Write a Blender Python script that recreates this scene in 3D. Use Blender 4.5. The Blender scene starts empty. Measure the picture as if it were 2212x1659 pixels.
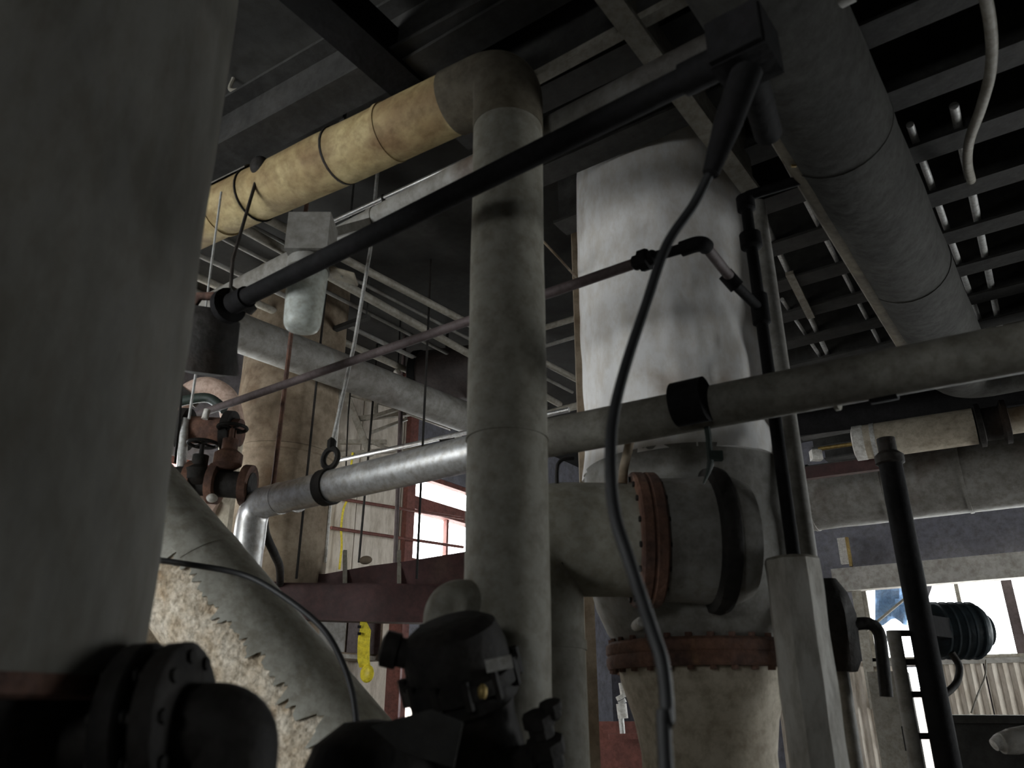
import bpy, math, random
from mathutils import Vector as V, Matrix, noise

random.seed(7)
SC = bpy.context.scene
COL = SC.collection

# ------------------------------------------------------------------ camera
CAM = V((0.0, 0.0, 1.6))
F_PX, CX, CY = 1700.0, 1106.0, 829.5
PITCH, YAW = math.radians(22.5), math.radians(35.2)
HV = V((-math.sin(YAW), math.cos(YAW), 0))
FW = V((HV.x * math.cos(PITCH), HV.y * math.cos(PITCH), math.sin(PITCH)))
RT = V((HV.y, -HV.x, 0))
UP = RT.cross(FW)
cam_data = bpy.data.cameras.new('camera')
cam_data.sensor_width = 36.0
cam_data.lens = 36.0 * F_PX / 2212.0
cam_data.clip_start = 0.02
cam_data.clip_end = 200
cam = bpy.data.objects.new('camera', cam_data)
COL.objects.link(cam)
cam.matrix_world = Matrix(((RT.x, UP.x, -FW.x, CAM.x), (RT.y, UP.y, -FW.y, CAM.y),
                           (RT.z, UP.z, -FW.z, CAM.z), (0, 0, 0, 1)))
SC.camera = cam
cam_data.dof.use_dof = True            # compact camera focused on the far wall: near things are slightly soft
cam_data.dof.focus_distance = 8.0
cam_data.dof.aperture_fstop = 2.2

# ------------------------------------------------------------------ sky, exposure
world = bpy.data.worlds.new('overcast_sky')
SC.world = world
world.use_nodes = True
bg = world.node_tree.nodes['Background']
bg.inputs['Color'].default_value = (0.93, 0.97, 1.0, 1)
bg.inputs['Strength'].default_value = 9.0
SC.view_settings.view_transform = 'Standard'
SC.view_settings.look = 'None'
SC.view_settings.gamma = 1.0
SC.view_settings.use_curve_mapping = False
SC.view_settings.exposure = 1.1

def portal(loc, rot, sx, sy):
    """daylight portal filling a window opening (guides sky sampling, adds no light)"""
    l = bpy.data.lights.new('window_portal', 'AREA')
    l.shape = 'RECTANGLE'
    l.size, l.size_y = sx, sy
    l.cycles.is_portal = True
    o = bpy.data.objects.new('window_portal', l)
    o.location, o.rotation_euler = loc, rot
    COL.objects.link(o)
    return o

# ------------------------------------------------------------------ pixel helpers
def ray(px, py):
    return FW + RT * ((px - CX) / F_PX) + UP * ((CY - py) / F_PX)
def P(px, py, d):
    return CAM + ray(px, py) * d
def PH(px, py, h):
    r = ray(px, py); return CAM + r * (h / r.dot(HV))
def PZ(px, py, z):
    r = ray(px, py); return CAM + r * ((z - CAM.z) / r.z)
def PX(px, py, x):
    r = ray(px, py); return CAM + r * (x / r.x)
def PY(px, py, y):
    r = ray(px, py); return CAM + r * (y / r.y)
def depth(p):
    return (p - CAM).dot(FW)
def rad(w, p):
    return 0.5 * w * depth(p) / F_PX
def z_at(p, py):
    """height on the plumb line through p that shows at pixel row py"""
    k = (CY - py) / F_PX
    hx = V((p.x, p.y, 0))
    a, b = hx.dot(UP), UP.z
    c, e = hx.dot(FW), FW.z
    return CAM.z + (k * c - a) / (b - k * e)
def up_to(p, z):
    return V((p.x, p.y, z))

# ------------------------------------------------------------------ materials
MATS = {}
def pm(name, a, b=None, scale=3.0, rough=0.8, metal=0.0, bump=0.25, stain=None, stain_amt=0.5, stain_scale=1.2,
       stretch=(1, 1, 1), bscale=None, trans=0.0, spec=.5, grain=.68):
    if name in MATS: return MATS[name]
    m = bpy.data.materials.new(name); m.use_nodes = True
    nt = m.node_tree; N, L = nt.nodes, nt.links
    bs = N['Principled BSDF']
    b = b or tuple(c * 0.7 for c in a)
    tc = N.new('ShaderNodeTexCoord'); mp = N.new('ShaderNodeMapping')
    mp.inputs['Scale'].default_value = stretch
    L.new(tc.outputs['Object'], mp.inputs['Vector'])
    n1 = N.new('ShaderNodeTexNoise'); n1.inputs['Scale'].default_value = scale
    n1.inputs['Detail'].default_value = 9; n1.inputs['Roughness'].default_value = 0.68
    L.new(mp.outputs['Vector'], n1.inputs['Vector'])
    r1 = N.new('ShaderNodeValToRGB')
    r1.color_ramp.elements[0].position = 0.38; r1.color_ramp.elements[1].position = 0.62
    r1.color_ramp.elements[0].color = (*b, 1); r1.color_ramp.elements[1].color = (*a, 1)
    L.new(n1.outputs['Fac'], r1.inputs['Fac'])
    out = r1.outputs['Color']
    if stain:
        n2 = N.new('ShaderNodeTexNoise'); n2.inputs['Scale'].default_value = stain_scale
        n2.inputs['Detail'].default_value = 5; n2.inputs['Distortion'].default_value = 0.6
        L.new(mp.outputs['Vector'], n2.inputs['Vector'])
        r2 = N.new('ShaderNodeValToRGB')
        lo = 0.72 - 0.35 * stain_amt
        r2.color_ramp.elements[0].position = lo; r2.color_ramp.elements[1].position = min(lo + 0.16, 1)
        r2.color_ramp.elements[0].color = (0, 0, 0, 1); r2.color_ramp.elements[1].color = (1, 1, 1, 1)
        L.new(n2.outputs['Fac'], r2.inputs['Fac'])
        mx = N.new('ShaderNodeMix'); mx.data_type = 'RGBA'
        L.new(r2.outputs['Color'], mx.inputs[0]); L.new(out, mx.inputs[6])
        mx.inputs[7].default_value = (*stain, 1)
        out = mx.outputs[2]
    n3 = N.new('ShaderNodeTexNoise'); n3.inputs['Scale'].default_value = scale * 5.5
    n3.inputs['Detail'].default_value = 5; n3.inputs['Roughness'].default_value = .7
    L.new(mp.outputs['Vector'], n3.inputs['Vector'])
    r3 = N.new('ShaderNodeValToRGB')
    r3.color_ramp.elements[0].position = .36; r3.color_ramp.elements[1].position = .58
    r3.color_ramp.elements[0].color = (grain, grain * .96, grain * .9, 1); r3.color_ramp.elements[1].color = (1, 1, 1, 1)
    L.new(n3.outputs['Fac'], r3.inputs['Fac'])
    mg = N.new('ShaderNodeMix'); mg.data_type = 'RGBA'; mg.blend_type = 'MULTIPLY'; mg.inputs[0].default_value = 1
    L.new(out, mg.inputs[6]); L.new(r3.outputs['Color'], mg.inputs[7])
    out = mg.outputs[2]
    L.new(out, bs.inputs['Base Color'])
    bs.inputs['Roughness'].default_value = rough
    bs.inputs['Metallic'].default_value = metal
    bs.inputs['Specular IOR Level'].default_value = spec
    if trans:
        bs.inputs['Transmission Weight'].default_value = trans
    if bump:
        nb = N.new('ShaderNodeTexNoise'); nb.inputs['Scale'].default_value = bscale or scale * 4
        nb.inputs['Detail'].default_value = 4
        L.new(mp.outputs['Vector'], nb.inputs['Vector'])
        bp = N.new('ShaderNodeBump'); bp.inputs['Strength'].default_value = bump
        bp.inputs['Distance'].default_value = 0.02
        L.new(nb.outputs['Fac'], bp.inputs['Height']); L.new(bp.outputs['Normal'], bs.inputs['Normal'])
    MATS[name] = m
    return m

M_CANVAS = pm('grey_canvas', (.19, .183, .16), (.115, .11, .095), 2.2, .85, stain=(.07, .062, .05), stain_amt=.4, stretch=(1, 1, .35), grain=.8)
M_CANVAS.node_tree.nodes['Principled BSDF'].inputs['Sheen Weight'].default_value = .10
M_COLUMN = pm('drab_painted_lagging', (.35, .335, .28), (.26, .245, .20), 2.5, .7, stain=(.22, .18, .12), stain_amt=.3)
M_YELLOW = pm('yellowed_lagging', (.66, .54, .28), (.42, .30, .13), 2.4, .75, stain=(.25, .155, .07), stain_amt=.78, stain_scale=1.8)
M_WHITE = pm('white_wrap', (.90, .89, .88), (.77, .745, .72), 2.0, .6, bump=.3, stain=(.46, .37, .29), stain_amt=.36, stain_scale=2.0, stretch=(1, 1, .55), grain=.86)
M_GREYW = pm('grey_painted_steel', (.30, .29, .27), (.20, .19, .17), 2.5, .65, stain=(.12, .09, .07), stain_amt=.4)
M_BLACK = pm('black_iron', (.014, .013, .014), (.008, .008, .008), 6, .8, .0, .2, spec=.15)
M_DARK = pm('dark_greasy_iron', (.035, .031, .028), (.016, .015, .014), 5, .7, .0, .4, stain=(.05, .034, .024), stain_amt=.4, spec=.25)
M_RUST = pm('rusty_iron', (.20, .10, .065), (.09, .05, .04), 6, .85, 0, .5, stain=(.30, .17, .08), stain_amt=.3, stain_scale=4)
M_ALU = pm('aluminium_jacket', (.80, .80, .80), (.62, .62, .62), 4, .38, .75, .08)
M_STEEL = pm('galvanised_steel', (.72, .72, .70), (.55, .55, .54), 8, .45, .25, .1)
M_MAROON = pm('maroon_paint', (.085, .03, .029), (.05, .02, .019), 3, .6, 0, .2, stain=(.10, .06, .04), stain_amt=.3)
M_REDW = pm('red_lead_steel', (.24, .085, .065), (.15, .055, .045), 5, .7)
M_MAUVE = pm('mauve_dull_pipe', (.13, .10, .10), (.09, .065, .065), 4, .7)
M_BEIGE = pm('beige_paint', (.60, .54, .43), (.45, .39, .30), 3, .75, stain=(.33, .24, .15), stain_amt=.35)
M_BARE = pm('bare_cork_lagging', (.78, .70, .58), (.52, .42, .30), 7, .9, 0, 1.0, stain=(.42, .24, .10), stain_amt=.36, stain_scale=5, bscale=22, grain=.5)
M_JACKET = pm('grey_green_jacket', (.40, .39, .34), (.30, .29, .25), 3, .6, stain=(.60, .42, .24), stain_amt=.08, stain_scale=4)
M_DULL = pm('dull_drab_paint', (.24, .23, .195), (.16, .15, .125), 4, .7, stain=(.09, .08, .06), stain_amt=.35, stain_scale=3)
M_TANK = pm('dark_umber_paint', (.055, .04, .037), (.035, .026, .024), 4, .6)
M_UMBER = pm('dark_brown_lagging', (.17, .145, .10), (.10, .085, .06), 3, .85, stain=(.06, .045, .03), stain_amt=.4)
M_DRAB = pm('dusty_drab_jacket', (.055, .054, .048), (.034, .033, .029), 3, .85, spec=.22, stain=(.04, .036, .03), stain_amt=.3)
M_BROWN = pm('brown_stained_lagging', (.34, .275, .20), (.20, .15, .10), 2, .85, stain=(.12, .075, .04), stain_amt=.6, stain_scale=1.6)
M_CREAM = pm('cream_sheet', (.78, .71, .62), (.66, .59, .50), 2, .75, stain=(.50, .42, .33), stain_amt=.3, stretch=(1, 1, .3))
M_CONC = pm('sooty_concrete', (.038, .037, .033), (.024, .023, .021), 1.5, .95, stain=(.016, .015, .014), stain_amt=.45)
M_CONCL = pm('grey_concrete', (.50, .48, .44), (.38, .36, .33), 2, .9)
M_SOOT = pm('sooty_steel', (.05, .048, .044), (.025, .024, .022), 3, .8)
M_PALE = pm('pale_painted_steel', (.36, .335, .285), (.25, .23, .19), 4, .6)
M_JAR = pm('frosted_glass', (.90, .95, .90), (.84, .89, .85), 6, .45, 0, .05, trans=.45)
M_YEL = pm('yellow_plastic', (.95, .82, .08), (.85, .68, .03), 6, .5)
M_RUBBER = pm('black_rubber', (.016, .016, .017), (.010, .010, .011), 8, .6, 0, .05)
M_BLUE = pm('blue_tarpaulin', (.25, .45, .80), (.18, .36, .70), 5, .5)
M_BLUED = pm('blue_grey_enamel', (.06, .085, .10), (.04, .055, .065), 5, .5)
M_PINK = pm('pinkish_plaster', (.62, .47, .40), (.48, .34, .27), 4, .85)
M_FLOOR = pm('floor_concrete', (.12, .11, .10), (.07, .066, .06), 1.2, .9)
M_GREEN = pm('dark_green_paint', (.03, .05, .04), (.02, .03, .025), 5, .6)
M_TAG = pm('dirty_white_tag', (.65, .64, .60), (.5, .49, .46), 10, .6)
M_DUSK = pm('blue_grey_sheet', (.22, .22, .25), (.16, .16, .19), 2, .8)
M_TAPE = pm('white_pipe_tape', (.85, .83, .78), (.72, .70, .66), 6, .6)
M_BRASS = pm('dull_brass', (.45, .33, .12), (.3, .2, .07), 8, .5, .6)

def glass_mat():
    m = bpy.data.materials.new('dirty_window_glass'); m.use_nodes = True
    N, L = m.node_tree.nodes, m.node_tree.links
    out = N['Material Output']; N.remove(N['Principled BSDF'])
    t = N.new('ShaderNodeBsdfTransparent'); g = N.new('ShaderNodeBsdfGlossy'); mx = N.new('ShaderNodeMixShader')
    tc = N.new('ShaderNodeTexCoord'); no = N.new('ShaderNodeTexNoise'); no.inputs['Scale'].default_value = 3
    rp = N.new('ShaderNodeValToRGB')
    rp.color_ramp.elements[0].color = (.80, .80, .78, 1); rp.color_ramp.elements[1].color = (.97, .97, .97, 1)
    L.new(tc.outputs['Object'], no.inputs['Vector']); L.new(no.outputs['Fac'], rp.inputs['Fac'])
    L.new(rp.outputs['Color'], t.inputs['Color'])
    g.inputs['Roughness'].default_value = .1
    mx.inputs[0].default_value = .04
    L.new(t.outputs[0], mx.inputs[1]); L.new(g.outputs[0], mx.inputs[2]); L.new(mx.outputs[0], out.inputs['Surface'])
    return m
M_GLASS = glass_mat()

# ------------------------------------------------------------------ mesh builder
class MB:
    def __init__(self): self.v, self.f = [], []
    def quadgrid(self, rings, closed_u=True, cap=(True, True)):
        base = len(self.v); n = len(rings[0])
        for r in rings: self.v += [tuple(p) for p in r]
        for i in range(len(rings) - 1):
            for j in range(n if closed_u else n - 1):
                a = base + i * n + j; b = base + i * n + (j + 1) % n
                self.f.append((a, b, b + n, a + n))
        if closed_u and cap[0]: self.f.append(tuple(base + j for j in range(n))[::-1])
        if closed_u and cap[1]:
            k = base + (len(rings) - 1) * n
            self.f.append(tuple(k + j for j in range(n)))
        return self
    def tube(self, pts, r, seg=16, cap=(True, True), wob=0.0, ws=3.0):
        pts = [V(p) for p in pts]; n = len(pts)
        rs = list(r) if isinstance(r, (list, tuple)) else [r] * n
        tans = []
        for i in range(n):
            t = pts[min(i + 1, n - 1)] - pts[max(i - 1, 0)]
            tans.append(t.normalized() if t.length > 1e-9 else (tans[-1] if tans else V((0, 0, 1))))
        t0 = tans[0]; a = V((0, 0, 1)) if abs(t0.z) < .9 else V((1, 0, 0))
        u = (a - t0 * a.dot(t0)).normalized()
        rings = []
        for i in range(n):
            t = tans[i]; u = (u - t * u.dot(t)).normalized(); w = t.cross(u)
            ring = []
            for k in range(seg):
                an = 2 * math.pi * k / seg
                dr = u * math.cos(an) + w * math.sin(an)
                rr = rs[i]
                if wob:
                    rr *= 1 + wob * noise.noise((pts[i] + dr * rs[i]) * ws)
                ring.append(pts[i] + dr * rr)
            rings.append(ring)
        return self.quadgrid(rings, True, cap)
    def lathe(self, o, d, prof, seg=24, cap=(True, True)):
        o = V(o); d = V(d).normalized()
        a = V((0, 0, 1)) if abs(d.z) < .9 else V((1, 0, 0))
        u = (a - d * a.dot(d)).normalized(); w = d.cross(u)
        rings = [[o + d * z + (u * math.cos(2 * math.pi * k / seg) + w * math.sin(2 * math.pi * k / seg)) * max(r, 1e-4)
                  for k in range(seg)] for r, z in prof]
        return self.quadgrid(rings, True, cap)
    def box(self, c, half, ax=None):
        c = V(c)
        ax = ax or (V((1, 0, 0)), V((0, 1, 0)), V((0, 0, 1)))
        b = len(self.v)
        for sx, sy, sz in ((-1, -1, -1), (1, -1, -1), (1, 1, -1), (-1, 1, -1), (-1, -1, 1), (1, -1, 1), (1, 1, 1), (-1, 1, 1)):
            self.v.append(tuple(c + ax[0] * sx * half[0] + ax[1] * sy * half[1] + ax[2] * sz * half[2]))
        for q in ((0, 3, 2, 1), (4, 5, 6, 7), (0, 1, 5, 4), (1, 2, 6, 5), (2, 3, 7, 6), (3, 0, 4, 7)):
            self.f.append(tuple(b + i for i in q))
        return self
    def aabb(self, lo, hi):
        lo, hi = V(lo), V(hi)
        return self.box((lo + hi) / 2, tuple((hi - lo) / 2))
    def beam(self, a, b, w, h, upv=(0, 0, 1)):
        a, b = V(a), V(b); t = (b - a).normalized(); upv = V(upv)
        u = (upv - t * upv.dot(t)).normalized(); s = t.cross(u)
        return self.box((a + b) / 2, ((b - a).length / 2, w / 2, h / 2), (t, s, u))
    def ibeam(self, a, b, w, h, tf=.02, tw=.012):
        a, b = V(a), V(b); z = V((0, 0, 1))
        self.beam(a + z * (h / 2 - tf / 2), b + z * (h / 2 - tf / 2), w, tf)
        self.beam(a - z * (h / 2 - tf / 2), b - z * (h / 2 - tf / 2), w, tf)
        return self.beam(a, b, tw, h - 2 * tf)
    def torus(self, c, nrm, R, r, seg=24, sg=8, arc=(0, 2 * math.pi)):
        c = V(c); d = V(nrm).normalized()
        a = V((0, 0, 1)) if abs(d.z) < .9 else V((1, 0, 0))
        u = (a - d * a.dot(d)).normalized(); w = d.cross(u)
        full = abs(arc[1] - arc[0] - 2 * math.pi) < 1e-6
        rings = []
        for k in range(seg + 1):
            an = arc[0] + (arc[1] - arc[0]) * k / seg
            e = u * math.cos(an) + w * math.sin(an)
            rings.append([c + e * (R + r * math.cos(2 * math.pi * j / sg)) + d * r * math.sin(2 * math.pi * j / sg) for j in range(sg)])
        return self.quadgrid(rings, True, (not full, not full))
    def sphere(self, c, r, seg=16, rings=10, sc=(1, 1, 1)):
        c = V(c)
        R = []
        for i in range(rings + 1):
            th = math.pi * (i + 1e-3) / (rings + 2e-3)
            R.append([c + V((r * sc[0] * math.sin(th) * math.cos(2 * math.pi * k / seg), r * sc[1] * math.sin(th) * math.sin(2 * math.pi * k / seg),
                             r * sc[2] * -math.cos(th))) for k in range(seg)])
        return self.quadgrid(R, True)

def fillet(pts, r, n=8):
    pts = [V(p) for p in pts]
    out = [pts[0]]
    for i in range(1, len(pts) - 1):
        a, b, c = pts[i - 1], pts[i], pts[i + 1]
        u, w = (a - b), (c - b)
        l = min(r, u.length * .49, w.length * .49)
        p0, p2 = b + u.normalized() * l, b + w.normalized() * l
        for k in range(n + 1):
            t = k / n
            out.append(p0 * (1 - t) ** 2 + b * 2 * t * (1 - t) + p2 * t * t)
    out.append(pts[-1])
    return out
def catmull(pts, n=8):
    pts = [V(p) for p in pts]
    q = [pts[0] * 2 - pts[1]] + pts + [pts[-1] * 2 - pts[-2]]
    out = []
    for i in range(1, len(q) - 2):
        a, b, c, d = q[i - 1:i + 3]
        for k in range(n):
            t = k / n
            out.append(.5 * ((2 * b) + (c - a) * t + (2 * a - 5 * b + 4 * c - d) * t * t + (3 * b - a - 3 * c + d) * t ** 3))
    out.append(pts[-1])
    return out
def lerp_path(a, b, n):
    a, b = V(a), V(b)
    return [a.lerp(b, i / n) for i in range(n + 1)]

# ------------------------------------------------------------------ objects
def link_mesh(name, mb, mat, loc=V((0, 0, 0)), smooth=True):
    me = bpy.data.meshes.new(name)
    me.from_pydata([tuple(V(p) - loc) for p in mb.v], [], mb.f)
    me.materials.append(mat)
    if smooth:
        me.polygons.foreach_set('use_smooth', [True] * len(me.polygons))
        me.set_sharp_from_angle(angle=math.radians(42))
    me.update()
    o = bpy.data.objects.new(name, me)
    COL.objects.link(o)
    return o
def tag(o, label, cat, group=None):
    o['label'] = label; o['category'] = cat
    if group: o['group'] = group
    return o
def thing(name, label, cat, loc, group=None):
    o = bpy.data.objects.new(name, None)
    o.empty_display_size = .1
    o.location = loc
    COL.objects.link(o)
    return tag(o, label, cat, group)
WORLD_LOC = {}
def part(name, mb, mat, parent, label=None, smooth=True):
    # parts are modelled in world coordinates, stored relative to their parent
    base = V(parent.location) if parent.parent is None else V((0, 0, 0))
    if parent.parent is None:
        o = link_mesh(name, mb, mat, base, smooth)
    else:
        o = link_mesh(name, mb, mat, V(parent.parent.location), smooth)
    o.parent = parent
    if label: o['label'] = label
    return o
def single(name, mb, mat, label, cat, loc=None, group=None):
    loc = V(loc) if loc is not None else sum((V(p) for p in mb.v), V((0, 0, 0))) / len(mb.v)
    o = link_mesh(name, mb, mat, loc)
    o.location = loc
    return tag(o, label, cat, group)
def struct(name, mb, mat, parent=None, smooth=False):
    if parent is None:
        o = link_mesh(name, mb, mat, V((0, 0, 0)), smooth); o['kind'] = 'structure'
        return o
    o = link_mesh(name, mb, mat, V((0, 0, 0)), smooth); o.parent = parent
    return o

HEX = {}
def bolts(parent, c, nrm, R, n, size, mat, name='bolt', start=0.3, ln=.9):
    """hexagon bolts on a ring, one object each sharing one mesh"""
    d = V(nrm).normalized()
    key = (round(size, 4), ln, mat.name, tuple(round(x, 3) for x in d))
    if key not in HEX:
        mb = MB().lathe((0, 0, 0), d, [(size, -size * ln), (size, size * ln)], 6)
        me = bpy.data.meshes.new(name); me.from_pydata(mb.v, [], mb.f); me.materials.append(mat); me.update()
        HEX[key] = me
    a = V((0, 0, 1)) if abs(d.z) < .9 else V((1, 0, 0))
    u = (a - d * a.dot(d)).normalized(); w = d.cross(u)
    root = parent.location if parent.parent is None else parent.parent.location
    for k in range(n):
        an = 2 * math.pi * (k + start) / n
        o = bpy.data.objects.new(name, HEX[key])
        COL.objects.link(o); o.parent = parent
        o.location = V(c) + (u * math.cos(an) + w * math.sin(an)) * R - V(root)

CEIL = 5.4
XL, YB, XR, YF = -6.5, 12.0, 5.5, -3.5

# ================================================================== SETTING
def wall_grid(axis, at, thick, u0, u1, z0, z1, holes):
    """solid wall with rectangular openings; holes = (u0,u1,z0,z1)"""
    mb = MB()
    us = sorted({u0, u1, *[h[0] for h in holes], *[h[1] for h in holes]})
    zs = sorted({z0, z1, *[h[2] for h in holes], *[h[3] for h in holes]})
    for i in range(len(us) - 1):
        for j in range(len(zs) - 1):
            uc, zc = (us[i] + us[i + 1]) / 2, (zs[j] + zs[j + 1]) / 2
            if any(h[0] < uc < h[1] and h[2] < zc < h[3] for h in holes): continue
            if axis == 'x': mb.aabb((min(at, at + thick), us[i], zs[j]), (max(at, at + thick), us[i + 1], zs[j + 1]))
            else: mb.aabb((us[i], min(at, at + thick), zs[j]), (us[i + 1], max(at, at + thick), zs[j + 1]))
    return mb

# left wall openings (seen window, window hidden behind the near vessel, low hatch)
pw0, pw1 = PX(884, 1125, XL), PX(1045, 1125, XL)
WLy0, WLy1 = pw0.y, pw1.y
WLz0, WLz1 = PX(940, 1225, XL).z, PX(940, 1030, XL).z
hx0, hx1 = PX(868, 1500, XL), PX(975, 1500, XL)
HAz0, HAz1 = PX(900, 1552, XL).z, PX(900, 1440, XL).z
SWy0, SWy1, SWz0, SWz1 = 2.3, 4.6, 1.2, 3.75
holes_left = [(WLy0, WLy1, WLz0, WLz1), (hx0.y, hx1.y, HAz0, HAz1), (SWy0, SWy1, SWz0, SWz1)]
FW_A, FW_B, RW = (-6.4, -3.7, 1.0, 3.9), (-.75, .15, 2.3, 3.2), (7.6, 11.5, .5, 2.7)  # unseen front and right openings, added and sized for the light they give
wall_left = struct('wall_left', wall_grid('x', XL, -.2, YF, YB, 0, CEIL, holes_left), M_DUSK)
# back wall opening
bw0, bw1 = PY(1868, 1330, YB).x, 3.6
BWz0, BWz1 = PY(2080, 1424, YB).z, PY(2080, 1240, YB).z
gx0, gx1, gz1 = PY(1958, 1500, YB).x, PY(2030, 1560, YB).x, PY(1990, 1440, YB).z
wall_back = struct('wall_back', wall_grid('y', YB, .2, XL, XR, 0, CEIL, [(bw0, bw1, BWz0, BWz1), (gx0, gx1, .3, gz1)]), M_DUSK)
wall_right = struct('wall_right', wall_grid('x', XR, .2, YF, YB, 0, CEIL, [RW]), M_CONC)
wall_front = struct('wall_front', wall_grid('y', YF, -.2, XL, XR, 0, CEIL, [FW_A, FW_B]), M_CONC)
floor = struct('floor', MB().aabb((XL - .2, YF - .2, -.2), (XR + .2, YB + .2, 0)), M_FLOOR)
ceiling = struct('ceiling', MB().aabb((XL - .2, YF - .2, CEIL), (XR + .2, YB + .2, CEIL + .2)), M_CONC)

portal((XL - .1, (WLy0 + WLy1) / 2, (WLz0 + WLz1) / 2), (0, -math.pi / 2, 0), WLz1 - WLz0, WLy1 - WLy0)
portal((XL - .1, (SWy0 + SWy1) / 2, (SWz0 + SWz1) / 2), (0, -math.pi / 2, 0), SWz1 - SWz0, SWy1 - SWy0)
for h in (FW_A, FW_B):
    portal(((h[0] + h[1]) / 2, YF - .1, (h[2] + h[3]) / 2), (math.pi / 2, 0, 0), h[1] - h[0], h[3] - h[2])
portal((XR + .1, (RW[0] + RW[1]) / 2, (RW[2] + RW[3]) / 2), (0, math.pi / 2, 0), RW[3] - RW[2], RW[1] - RW[0])
portal(((bw0 + bw1) / 2, YB + .1, (BWz0 + BWz1) / 2), (-math.pi / 2, 0, 0), bw1 - bw0, BWz1 - BWz0)

# windows
def window_left(name, y0, y1, z0, z1, nv, nh, fm, fw=.07, glass=True):
    root = struct(name, MB().aabb((XL - .12, y0, z0), (XL - .02, y0 + fw, z1)).aabb((XL - .12, y1 - fw, z0), (XL - .02, y1, z1))
                  .aabb((XL - .12, y0, z0), (XL - .02, y1, z0 + fw)).aabb((XL - .12, y0, z1 - fw), (XL - .02, y1, z1)), fm)
    for i in range(1, nv):
        y = y0 + (y1 - y0) * i / nv
        struct('glazing_bar', MB().aabb((XL - .10, y - .018, z0 + fw), (XL - .04, y + .018, z1 - fw)), fm, root)
    for i in range(1, nh):
        z = z0 + (z1 - z0) * i / nh
        struct('glazing_bar', MB().aabb((XL - .10, y0 + fw, z - .018), (XL - .04, y1 - fw, z + .018)), fm, root)
    if glass:
        for i in range(nv):
            for j in range(nh):
                a, b = y0 + (y1 - y0) * i / nv, y0 + (y1 - y0) * (i + 1) / nv
                c, d = z0 + (z1 - z0) * j / nh, z0 + (z1 - z0) * (j + 1) / nh
                struct('pane', MB().aabb((XL - .078, a + .015, c + .015), (XL - .072, b - .015, d - .015)), M_GLASS, root)
    return root
w1 = window_left('window_1', WLy0, WLy1, WLz0, WLz1, 1, 1, M_REDW, .06, False)
zt0, zt1 = PX(940, 1113, XL).z, PX(940, 1085, XL).z
struct('transom', MB().aabb((XL - .14, WLy0, zt0), (XL + .02, WLy1, zt1)), M_REDW, w1)
struct('glazing_bar', MB().aabb((XL - .10, PX(972, 1150, XL).y - .02, WLz0), (XL - .04, PX(972, 1150, XL).y + .02, zt0)), M_REDW, w1)
struct('pane', MB().aabb((XL - .078, WLy0 + .05, zt1), (XL - .072, WLy1 - .05, WLz1 - .05)), M_GLASS, w1)
struct('pane', MB().aabb((XL - .078, WLy0 + .05, WLz0 + .05), (XL - .072, PX(972, 1150, XL).y, zt0)), M_GLASS, w1)
struct('pane', MB().aabb((XL - .078, PX(972, 1150, XL).y, WLz0 + .05), (XL - .072, WLy1 - .05, zt0)), M_GLASS, w1)
w2 = window_left('window_2', SWy0, SWy1, SWz0, SWz1, 2, 3, M_REDW, .07, True)
def added_window(name, axis, at, sg, u0, u1, z0, z1):
    """two-pane window added in an out-of-view wall to let in more daylight"""
    def bx(ua, ub, za, zb, t0, t1):
        lo, hi = sorted((at + sg * t0, at + sg * t1))
        return MB().aabb((lo, ua, za), (hi, ub, zb)) if axis == 'x' else MB().aabb((ua, lo, za), (ub, hi, zb))
    root = struct(name, bx(u0, u1, z0, z0 + .05, .04, .12), M_REDW)
    struct('frame_head', bx(u0, u1, z1 - .05, z1, .04, .12), M_REDW, root)
    um = (u0 + u1) / 2
    for u in (u0, um - .025, u1 - .05):
        struct('frame_post', bx(u, u + .05, z0, z1, .04, .12), M_REDW, root)
    for ua, ub in ((u0, um), (um, u1)):
        struct('pane', bx(ua + .03, ub - .03, z0 + .03, z1 - .03, .08, .086), M_GLASS, root)
added_window('added_window_4', 'y', YF, -1, *FW_A)  # added for the broad light on the white vessel
added_window('added_window_5', 'y', YF, -1, *FW_B)  # small opening behind the camera, added as frontal fill
added_window('added_window_6', 'x', XR, 1, *RW)  # added to brighten the back wall and its cream sheets
# back window
w3 = struct('window_3', MB().aabb((bw0, YB + .02, BWz0), (bw0 + .06, YB + .12, BWz1)).aabb((bw1 - .06, YB + .02, BWz0), (bw1, YB + .12, BWz1))
            .aabb((bw0, YB + .02, BWz0), (bw1, YB + .12, BWz0 + .05)).aabb((bw0, YB + .02, BWz1 - .05), (bw1, YB + .12, BWz1)), M_PALE)
xs_m = [PY(1962, 1330, YB).x, PY(2078, 1330, YB).x, PY(2190, 1330, YB).x, .2, 1.2, 2.4]
for i, x in enumerate(xs_m):
    wd = .06 if i == 2 else .025
    struct('mullion', MB().aabb((x - wd, YB + .03, BWz0), (x + wd, YB + .11, BWz1)), M_MAUVE if i == 2 else M_PALE, w3)
xe = [bw0] + xs_m + [bw1]
for i in range(len(xe) - 1):
    struct('pane', MB().aabb((xe[i] + .02, YB + .068, BWz0 + .03), (xe[i + 1] - .02, YB + .074, BWz1 - .03)), M_GLASS, w3)
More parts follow.
